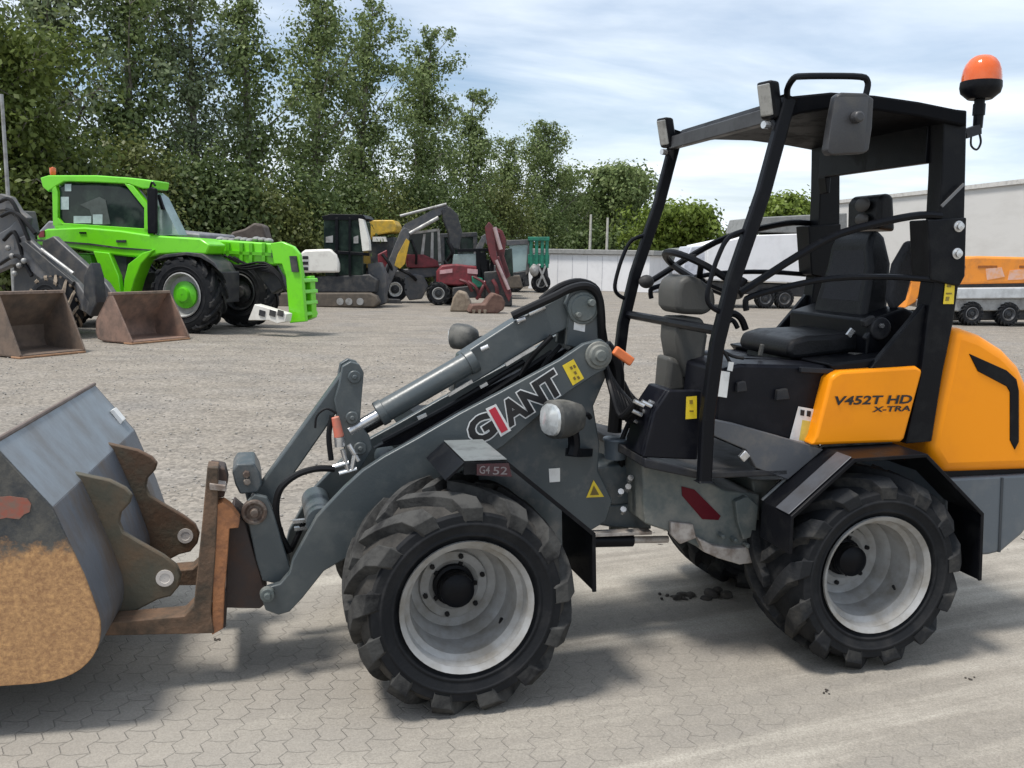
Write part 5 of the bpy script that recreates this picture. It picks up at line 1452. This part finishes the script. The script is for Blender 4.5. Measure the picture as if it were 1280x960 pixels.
for k, (x0, y0, x1, y1, r) in enumerate(((478, 318, 492, 346, .05), (486, 326, 476, 352, .05), (498, 336, 520, 350, .05), (514, 300, 520, 330, .04), (560, 300, 566, 330, .07), (566, 304, 556, 330, .05), (470, 350, 486, 370, .06), (556, 326, 566, 350, .06))):
    m.tube([E_.P(x0, y0, .1), E_.P((x0 + x1) / 2 + 3, (y0 + y1) / 2, .0), E_.P(x1, y1, .15)], r)
build_each(m, 'hydraulic_hose', HOSE, be)
m = MB(); ep(m, [(466, 372), (500, 374), (505, 384), (462, 384)], -.2, .4); m.build('stabiliser_foot', DMET, be, .02)
# ---- red tractor
p0 = ground_at(580, 383); A_ = Frame(p0.x, p0.y, .1)
rtr = thing('red_tractor', A_, 'red compact tractor with pale windscreen and black roll frame', 'tractor')
def ap(m, pix, l0, l1, lt=0): return m.pp(A_, pix, lt, l0, l1)
m = MB(); ap(m, [(546, 340), (552, 332), (570, 330), (598, 333), (600, 352), (575, 358), (546, 356)], .4, 1.3); build_each(m, 'bonnet', REDM, rtr, .05)
m = MB(); ap(m, [(550, 338), (566, 336), (566, 341), (550, 343)], .38, .4); ap(m, [(585, 336), (598, 337), (598, 343), (585, 342)], .38, .4); build_each(m, 'side_stripe', mat('pale_pink_stripe', (.6, .35, .36), .5), rtr)
m = MB(); ap(m, [(568, 318), (598, 317), (600, 333), (566, 333)], .5, 1.2); m.build('windscreen', PGLASS, rtr, .02)
m = MB()
for pl in ([(572, 311), (620, 310), (622, 314), (572, 315)], [(596, 312), (602, 312), (602, 358), (597, 358)], [(615, 312), (620, 312), (618, 350), (613, 350)], [(600, 316), (608, 314), (612, 345), (604, 350)]): ap(m, pl, .4, .5)
ap(m, [(600, 325), (614, 325), (614, 358), (600, 358)], .6, 1.2)
m.build('roll_frame', BLACK, rtr, .01)
for (x, l) in ((548, .3), (560, 1.1)):
    s_, z_ = A_.sz(x, 362, l); simple_wheel(rtr, A_, s_, l, .3, .36, .18, z=.36)
m = MB(); ap(m, [(566, 360), (612, 355), (615, 372), (566, 374)], .3, 1.0); m.build('chassis', DMET, rtr, .03)
m = MB(); ap(m, [(590, 345), (604, 348), (606, 358), (592, 362)], .2, .4); m.build('green_fitting', TEAL, rtr, .03)
# mud heap / sandy bucket and rusty bucket on ground
p0 = ground_at(578, 390); C1 = Frame(p0.x, p0.y, 0)
mb_ = thing('muddy_bucket', C1, 'sand-coloured muddy bucket in front of the red tractor', 'bucket')
m = MB(); m.pp(C1, [(562, 390), (566, 372), (572, 363), (582, 366), (588, 378), (590, 390)], 0, 0, .6); m.build('shell', MUD, mb_, .05)
p0 = ground_at(606, 392); C2 = Frame(p0.x, p0.y, .2)
rb_ = thing('digging_bucket', C2, 'rusty digging bucket on the ground below the red crane arm', 'bucket')
m = MB(); m.pp(C2, [(586, 391), (590, 381), (606, 380), (612, 372), (618, 366), (628, 370), (632, 378), (630, 387), (622, 392)], 0, 0, .55); m.build('shell', mat('reddish_rust', (.15, .082, .06), .85, 0, (.09, .05, .04), 6, .6), rb_, .04)
m = MB()
for x in (590, 597, 604): m.pp(C2, [(x, 387), (x + 4, 387), (x + 3, 393), (x + 1, 393)], 0, -.05, .0)
build_each(m, 'bucket_tooth', MUD, rb_)
m = MB()
for k, (x0, y0, x1, y1, r) in enumerate(((585, 352, 600, 372, .05), (592, 346, 612, 366, .04), (606, 352, 596, 374, .05), (616, 350, 622, 376, .06), (575, 350, 590, 364, .05))):
    m.tube([A_.P(x0, y0, .1), A_.P((x0 + x1) / 2 + 2, (y0 + y1) / 2 - 3, .0), A_.P(x1, y1, .1)], r)
m.build('loader_linkage', DREDM, rtr)
# ---- dark red crane arm
p0 = ground_at(622, 384); H_ = Frame(p0.x, p0.y, 0)
ca = thing('loader_crane', H_, 'upright dark red crane arm with folded rams beside the red tractor', 'crane')
def hp_(m, pix, l0, l1): return m.pp(H_, pix, 0, l0, l1)
m = MB(); hp_(m, [(606, 284), (611, 277), (616, 282), (619, 300), (622, 328), (618, 332), (612, 320), (608, 300)], 0, .2); hp_(m, [(618, 322), (624, 320), (632, 345), (640, 368), (636, 378), (628, 360), (620, 338)], .02, .2); m.bar(H_.P(611, 284, .3), H_.P(624, 292, .3), .12, .1); build_each(m, 'crane_column', DREDM, ca, .02)
m = MB(); hp_(m, [(616, 290), (620, 284), (628, 288), (633, 300), (630, 320), (638, 345), (632, 350), (622, 322)], .3, .5); m.build('crane_jib', DREDM, ca, .02)
m = MB(); m.cyl(H_.P(618, 284, -.05), H_.P(626, 312, -.05), .06, n=10); m.cyl(H_.P(620, 325, -.05), H_.P(636, 362, -.05), .05, n=10); build_each(m, 'crane_ram', mat('pinkish_steel', (.45, .33, .32), .4, .3), ca)
m = MB(); hp_(m, [(604, 340), (630, 338), (640, 372), (640, 384), (606, 384)], .4, 1.2); m.build('crane_base', DMET, ca, .04)
# ---- green tanker machine
p0 = ground_at(662, 366); N_ = Frame(p0.x, p0.y, 0)
gt = thing('green_forklift', N_, 'teal green mast machine with pale blue glass, parked left of the white wall', 'forklift')
def np_(m, pix, l0, l1): return m.pp(N_, pix, 0, l0, l1)
m = MB()
for x in (662, 669, 676, 682): np_(m, [(x, 298), (x + 4, 298), (x + 4, 335), (x, 335)], .1, .35)
np_(m, [(660, 296), (687, 296), (687, 301), (660, 301)], .05, .4); np_(m, [(660, 318), (687, 318), (687, 330), (660, 330)], .15, .35)
m.build('mast', TEAL, gt, .02)
m = MB(); np_(m, [(636, 306), (662, 304), (660, 338), (640, 342)], .5, 1.8); m.build('cab_glass', mat('pale_blue_glass', (.36, .47, .47), .15, .1, (.25, .34, .34), 1, .5), gt, .03)
m = MB(); np_(m, [(633, 300), (664, 299), (664, 305), (633, 307)], .4, 1.9); np_(m, [(660, 305), (664, 304), (662, 340), (657, 345)], .35, .5); m.build('cab_frame', MMET, gt, .02)
m = MB(); np_(m, [(634, 342), (660, 338), (662, 358), (636, 362)], .4, 1.8); np_(m, [(664, 335), (684, 330), (687, 356), (668, 360)], .2, .6); m.build('chassis', DMET, gt, .04)
for x in (643, 676):
    s_, z_ = N_.sz(x, 356, .2); simple_wheel(gt, N_, s_, .15, .4, .42, .2, z=.42)
m = MB(); m.ell(N_, N_.P(668, 338, 0), .20, .2, .26, 10, 8); m.bar(N_.P(672, 330, 0), N_.P(684, 358, 0), .1, .08); m.bar(N_.P(682, 332, 0), N_.P(672, 358, 0), .08, .08); m.build('grey_drum', LMET, gt)

q = at_depth(545, 330, 35); q.z = 0; I_ = Frame(q.x, q.y, 0)
gt2 = thing('grey_tractor', I_, 'dark grey tractor with upright cab half hidden behind the red tractor', 'tractor')
def ip(m, pix, l0, l1): return m.pp(I_, pix, 0, l0, l1)
m = MB(); ip(m, [(552, 296), (592, 294), (594, 330), (552, 332)], .2, 1.4); m.build('cab_glass', DARKG, gt2, .03)
m = MB()
for pl in ([(550, 292), (596, 290), (597, 296), (550, 297)], [(550, 296), (555, 296), (556, 332), (551, 332)], [(572, 295), (575, 295), (575, 332), (572, 332)], [(591, 294), (596, 294), (598, 332), (592, 332)]): ip(m, pl, .12, .22)
m.build('cab_frame', DMET, gt2, .02)
m = MB(); ip(m, [(540, 330), (600, 328), (640, 334), (640, 352), (545, 354)], .2, 1.3); m.build('bonnet', MMET, gt2, .05)
for x in (560, 628):
    s_, z_ = I_.sz(x, 355, 0); simple_wheel(gt2, I_, s_, 0, .4, .55, .28, z=.55)
q = at_depth(600, 330, 33); q.z = 0; I2 = Frame(q.x, q.y, 0)
ex2 = thing('dark_excavator', I2, 'dark excavator arm and cab behind the red crane arm', 'excavator')
m = MB(); m.pp(I2, [(626, 312), (640, 310), (642, 346), (626, 346)], 0, 0, 1.2); m.build('cab', DARKG, ex2, .03)
m = MB(); m.pp(I2, [(586, 330), (596, 306), (602, 296), (607, 300), (600, 318), (592, 336)], 0, .3, .5); m.pp(I2, [(600, 296), (606, 292), (626, 316), (622, 322)], 0, .32, .48); m.build('boom', MMET, ex2, .02)
m = MB(); m.pp(I2, [(590, 346), (650, 344), (654, 360), (590, 362)], 0, 0, 1.3); m.build('track', TRACK, ex2, .04)
# ---- light pole, pale poles
q = at_depth(15, 308, 22); q.z = 0; Pf = Frame(q.x, q.y, 0)
lpole = thing('lamp_pole', Pf, 'thin grey metal pole standing before the trees at the left edge', 'pole')
zt = at_depth(13, 118, 22).z
m = MB(); m.cyl(Pf.p(0, 0, 0), Pf.p(-.05, 0, zt), .055, .04, 12); m.build('pole_shaft', LMET, lpole)
m = MB(); m.box(Pf, -.12, .12, -.12, .12, 0, .05); m.build('base_plate', MMET, lpole)
for k, (x, tp_, lb) in enumerate(((737, 268, 'pale slim post rising behind the white wall, nearer the pointed poplar'), (758, 272, 'pale slim post rising behind the white wall, nearer the loader roll cage'))):
    q = at_depth(x, 322, 50); q.z = 0; f2 = Frame(q.x, q.y, 0)
    o = thing('slim_post', f2, lb, 'post', 'pale posts behind the white wall')
    m = MB(); m.cyl(f2.p(0, 0, 0), f2.p(0, 0, at_depth(x, tp_, 50).z), .09, .06, 10); m.build('post_shaft', mat('pale_post_%d' % k, (.50, .48, .42), .7), o)
    m = MB(); m.box(f2, -.2, .2, -.2, .2, 0, .06); m.build('base_plate', MMET, o)

# ---- white wall of a shed
p0 = at_depth(690, 362, 43.5); p1 = at_depth(800, 362, 42.0)
V_ = Frame(p0.x, p0.y, atan2(p1.y - p0.y, p1.x - p0.x))
LV = hypot(p1.x - p0.x, p1.y - p0.y)
wh = thing('white_shed', V_, 'long low white shed with a flat grey roof edge behind the loader arm', 'shed')
zt = at_depth(740, 318, 43).z
m = MB(); m.box(V_, -1.2, LV + .4, 0, 5, 0, zt); m.build('wall', CONT, wh, .02)
m = MB(); m.box(V_, -1.4, LV + .6, -.12, 5.2, zt + .003, zt + .22); m.build('roof_edge', mat('grey_roof_edge', (.30, .30, .29), .6), wh, .02)
m = MB()
for i in range(1, 8): m.box(V_, -1.2 + i * .72, -1.2 + i * .72 + .03, -.012, .01, .05, zt - .05)
m.build('cladding_joint', mat('cladding_joint', (.62, .62, .64), .6), wh)
# sloping grey roofed building
p0 = at_depth(800, 360, 46); Z_ = Frame(p0.x, p0.y, 0)
gb = thing('grey_shed', Z_, 'grey shed with sloping roof seen through the loader front frame', 'shed')
m = MB(); m.pp(Z_, [(796, 336), (805, 332), (862, 312), (900, 318), (900, 366), (796, 366)], 0, 0, 6); m.build('wall', mat('grey_wall', (.33, .335, .34), .7), gb)
m = MB(); m.pp(Z_, [(796, 333), (806, 329), (862, 309), (862, 315), (806, 335), (796, 339)], 0, -.3, 6.2); m.build('roof', mat('grey_green_roof', (.17, .18, .165), .8), gb)
# ---- white box trailer
p0 = ground_at(960, 386); O_ = Frame(p0.x, p0.y, .12)
bt = thing('box_trailer', O_, 'white box trailer with grey roof sheet seen through the loader cab', 'trailer')
def op(m, pix, l0, l1): return m.pp(O_, pix, 0, l0, l1)
m = MB(); op(m, [(884, 306), (940, 294), (1060, 290), (1060, 356), (886, 350)], 0, 2.2); m.build('box_body', CONT, bt, .03)
m = MB(); op(m, [(936, 290), (942, 272), (1060, 266), (1060, 292)], .05, 2.2); m.build('roof_sheet', mat('grey_sheet', (.22, .225, .22), .6), bt, .03)
m = MB(); op(m, [(858, 332), (868, 308), (893, 306), (890, 345), (858, 344)], .3, 1.6); m.build('drawbar_cover', mat('lilac_grey_panel', (.52, .54, .60), .5), bt, .03)
m = MB(); op(m, [(890, 352), (1060, 358), (1060, 374), (890, 366)], .2, 2.0); m.build('chassis', DMET, bt, .03)
for x in (958, 982):
    s_, z_ = O_.sz(x, 374, 0); simple_wheel(bt, O_, s_, .05, .25, .33, .19, lug=False, rimm=MMET, z=.33, n=16)
m = MB(); op(m, [(1004, 300), (1010, 300), (1010, 303), (1004, 303)], -.01, 0); m.build('side_mark', MMET, bt)
# ---- big warehouse
pA = at_depth(1034, 330, 52); pB = at_depth(1290, 333, 36)
dx, dy = pB.x - pA.x, pB.y - pA.y; LA = hypot(dx, dy)
WH = Frame(pA.x, pA.y, atan2(dy, dx))
wz = thing('warehouse', WH, 'long pale grey warehouse wall on the right with flat roofline', 'warehouse')
m = MB(); m.box(WH, 0, LA * 1.6, 0, 15, 0, 4.75); m.build('wall', mat('warehouse_cladding', (.60, .585, .56), .7, 0, (.54, .525, .50), .5, .5, streak=3.0), wz)
m = MB(); m.box(WH, -.1, LA * 1.6 + .1, -.1, 15.1, 4.753, 4.93); m.build('roof_edge', mat('pale_roof_trim', (.58, .56, .53), .6), wz)
# ---- silver trailer carrying an orange machine
p0 = ground_at(1240, 408); U_ = Frame(p0.x, p0.y, .05)
tlr = thing('flatbed_trailer', U_, 'low silver flatbed trailer with black wheels under the orange machine', 'trailer')
def up_(m, pix, l0, l1, lt=0): return m.pp(U_, pix, lt, l0, l1)
m = MB(); up_(m, [(1196, 360), (1400, 358), (1400, 372), (1196, 374)], 0, 1.9); m.build('bed_side', mat('silver_sheet', (.60, .62, .63), .4, .3, (.42, .43, .43), 3, .5), tlr, .03)
m = MB(); up_(m, [(1150, 374), (1400, 372), (1400, 386), (1200, 390), (1150, 384)], .1, 1.8); m.build('lower_rail', LMET, tlr, .03)
m = MB(); up_(m, [(1170, 392), (1400, 384), (1400, 400), (1170, 402)], .3, 1.6); m.build('axle_frame', DMET, tlr, .03)
for x in (1216, 1262, 1330):
    s_, z_ = U_.sz(x, 395, 0); simple_wheel(tlr, U_, s_, .02, .25, .31, .16, lug=False, rimm=MMET, z=.31, n=16)
og = thing('orange_lift', U_, 'orange boom lift lying on the silver trailer, partly behind the roll cage post', 'lift')
m = MB(); up_(m, [(1196, 322), (1230, 320), (1400, 324), (1400, 352), (1300, 354), (1196, 356)], .2, 1.6); m.build('boom_body', ORBG, og, .06)
m = MB()
for a, b in ((1205, 1212), (1228, 1252), (1280, 1310)): up_(m, [(a, 332), (b, 332), (b, 335), (a, 335)], .19, .22)
build_each(m, 'body_slot', mat('dark_orange_slot', (.32, .10, .015), .6), og)
m = MB(); up_(m, [(1196, 355), (1400, 352), (1400, 360), (1196, 361)], .3, 1.5); m.build('base_frame', DMET, og, .02)
m = MB(); up_(m, [(1146, 328), (1152, 316), (1160, 318), (1162, 352), (1150, 378), (1136, 386), (1142, 366)], .2, .8); up_(m, [(1138, 348), (1200, 348), (1200, 354), (1138, 354)], .20, .32); m.build('jib_arm', ORBG, og, .03)
m = MB(); up_(m, [(1156, 358), (1168, 356), (1166, 382), (1152, 384)], .1, .5); m.build('pale_bracket', mat('pale_bracket', (.45, .45, .35), .6), og, .03)
m = MB()
for pl in ([(1232, 336), (1252, 334), (1256, 346), (1234, 350)], [(1262, 338), (1284, 336), (1286, 349), (1260, 350)], [(1300, 334), (1340, 334), (1340, 348), (1302, 349)]): up_(m, pl, .19, .205, .19)
build_each(m, 'faded_decal', mat('faded_pink_decal', (.68, .42, .32), .6, 0, (.75, .32, .10), 6, .6), og)
# ================================================================== sky, sun, camera
SUN_DIR = Vector((-.34, -.20, .92)).normalized()
w = bpy.data.worlds.new('World'); SC.world = w; w.use_nodes = True
nt = w.node_tree; N = nt.nodes; L = nt.links
bg = N['Background']
sky = N.new('ShaderNodeTexSky'); sky.sky_type = 'NISHITA'; sky.sun_disc = False
sky.sun_elevation = math.asin(SUN_DIR.z); sky.sun_rotation = atan2(SUN_DIR.x, SUN_DIR.y)
sky.air_density = 1.0; sky.dust_density = 1.2; sky.ozone_density = 1.5
tc = N.new('ShaderNodeTexCoord'); sp = N.new('ShaderNodeSeparateXYZ'); L.new(tc.outputs['Generated'], sp.inputs[0])
def M_(op, a, b=None, c=None):
    x = N.new('ShaderNodeMath'); x.operation = op
    for i, v in enumerate((a, b, c)):
        if v is None: continue
        if isinstance(v, (int, float)): x.inputs[i].default_value = v
        else: L.new(v, x.inputs[i])
    return x.outputs[0]
zz = M_('ADD', M_('MAXIMUM', sp.outputs['Z'], 0.0), .10)
cx = M_('DIVIDE', sp.outputs['X'], zz); cy = M_('DIVIDE', sp.outputs['Y'], zz)
cb = N.new('ShaderNodeCombineXYZ'); L.new(cx, cb.inputs[0]); L.new(cy, cb.inputs[1])
mp = N.new('ShaderNodeMapping'); mp.inputs['Rotation'].default_value = (0, 0, -.25); mp.inputs['Scale'].default_value = (.55, .85, 1); mp.inputs['Location'].default_value = (CLX, CLY, 0)
L.new(cb.outputs[0], mp.inputs['Vector'])
n1 = N.new('ShaderNodeTexNoise'); n1.inputs['Scale'].default_value = .75; n1.inputs['Detail'].default_value = 9; n1.inputs['Roughness'].default_value = .56; n1.inputs['Distortion'].default_value = .5
L.new(mp.outputs[0], n1.inputs['Vector'])
r1 = N.new('ShaderNodeValToRGB'); r1.color_ramp.elements[0].position = .30; r1.color_ramp.elements[1].position = .60; L.new(n1.outputs['Fac'], r1.inputs['Fac'])
n2 = N.new('ShaderNodeTexNoise'); n2.inputs['Scale'].default_value = 1.9; n2.inputs['Detail'].default_value = 6; L.new(mp.outputs[0], n2.inputs['Vector'])
r2 = N.new('ShaderNodeValToRGB'); r2.color_ramp.elements[0].position = .45; r2.color_ramp.elements[1].position = .72
r2.color_ramp.elements[0].color = (*CLOUD_A, 1); r2.color_ramp.elements[1].color = (*CLOUD_B, 1); L.new(n2.outputs['Fac'], r2.inputs['Fac'])
mx = N.new('ShaderNodeMix'); mx.data_type = 'RGBA'; L.new(M_('MULTIPLY', r1.outputs['Color'], CLOUD_MIX), mx.inputs['Factor'])
L.new(sky.outputs[0], mx.inputs['A']); L.new(r2.outputs['Color'], mx.inputs['B'])
L.new(mx.outputs['Result'], bg.inputs['Color']); bg.inputs['Strength'].default_value = SKY_STR

ld = bpy.data.lights.new('sun', 'SUN'); ld.energy = SUN_E; ld.angle = radians(SUN_ANG); ld.color = (1.0, .955, .89)
so = bpy.data.objects.new('sun', ld); COL.objects.link(so)
so.rotation_euler = (-SUN_DIR).to_track_quat('-Z', 'Y').to_euler(); so.location = (-6, -3, 12)

cam = bpy.data.cameras.new('camera'); co = bpy.data.objects.new('camera', cam); COL.objects.link(co)
cam.sensor_width = 36; cam.lens = FPX / 1280 * 36; cam.clip_end = 3000; cam.clip_start = .05
c, s = cos(PHI), sin(PHI)
fwd = Vector((0, c, -s)); dn = Vector((0, -s, -c)); rt = Vector((1, 0, 0))
cr, sr = cos(RHO), sin(RHO)
# image x axis in world = cr*rt - sr*dn ; image down axis = sr*rt + cr*dn
ix = rt * cr - dn * sr; iy = rt * sr + dn * cr
mtx = Matrix((ix, -iy, -fwd)).transposed().to_4x4(); mtx.translation = Vector((0, 0, CAMH))
co.matrix_world = mtx
SC.camera = co
SC.view_settings.view_transform = 'Standard'; SC.view_settings.look = 'None'; SC.view_settings.gamma = 1
SC.view_settings.exposure = EXPO; SC.view_settings.use_curve_mapping = False
SC.render.resolution_x = 1024; SC.render.resolution_y = 768
SC.cycles.max_bounces = 6; SC.cycles.diffuse_bounces = 3; SC.cycles.transparent_max_bounces = 12
SC.cycles.use_denoising = True
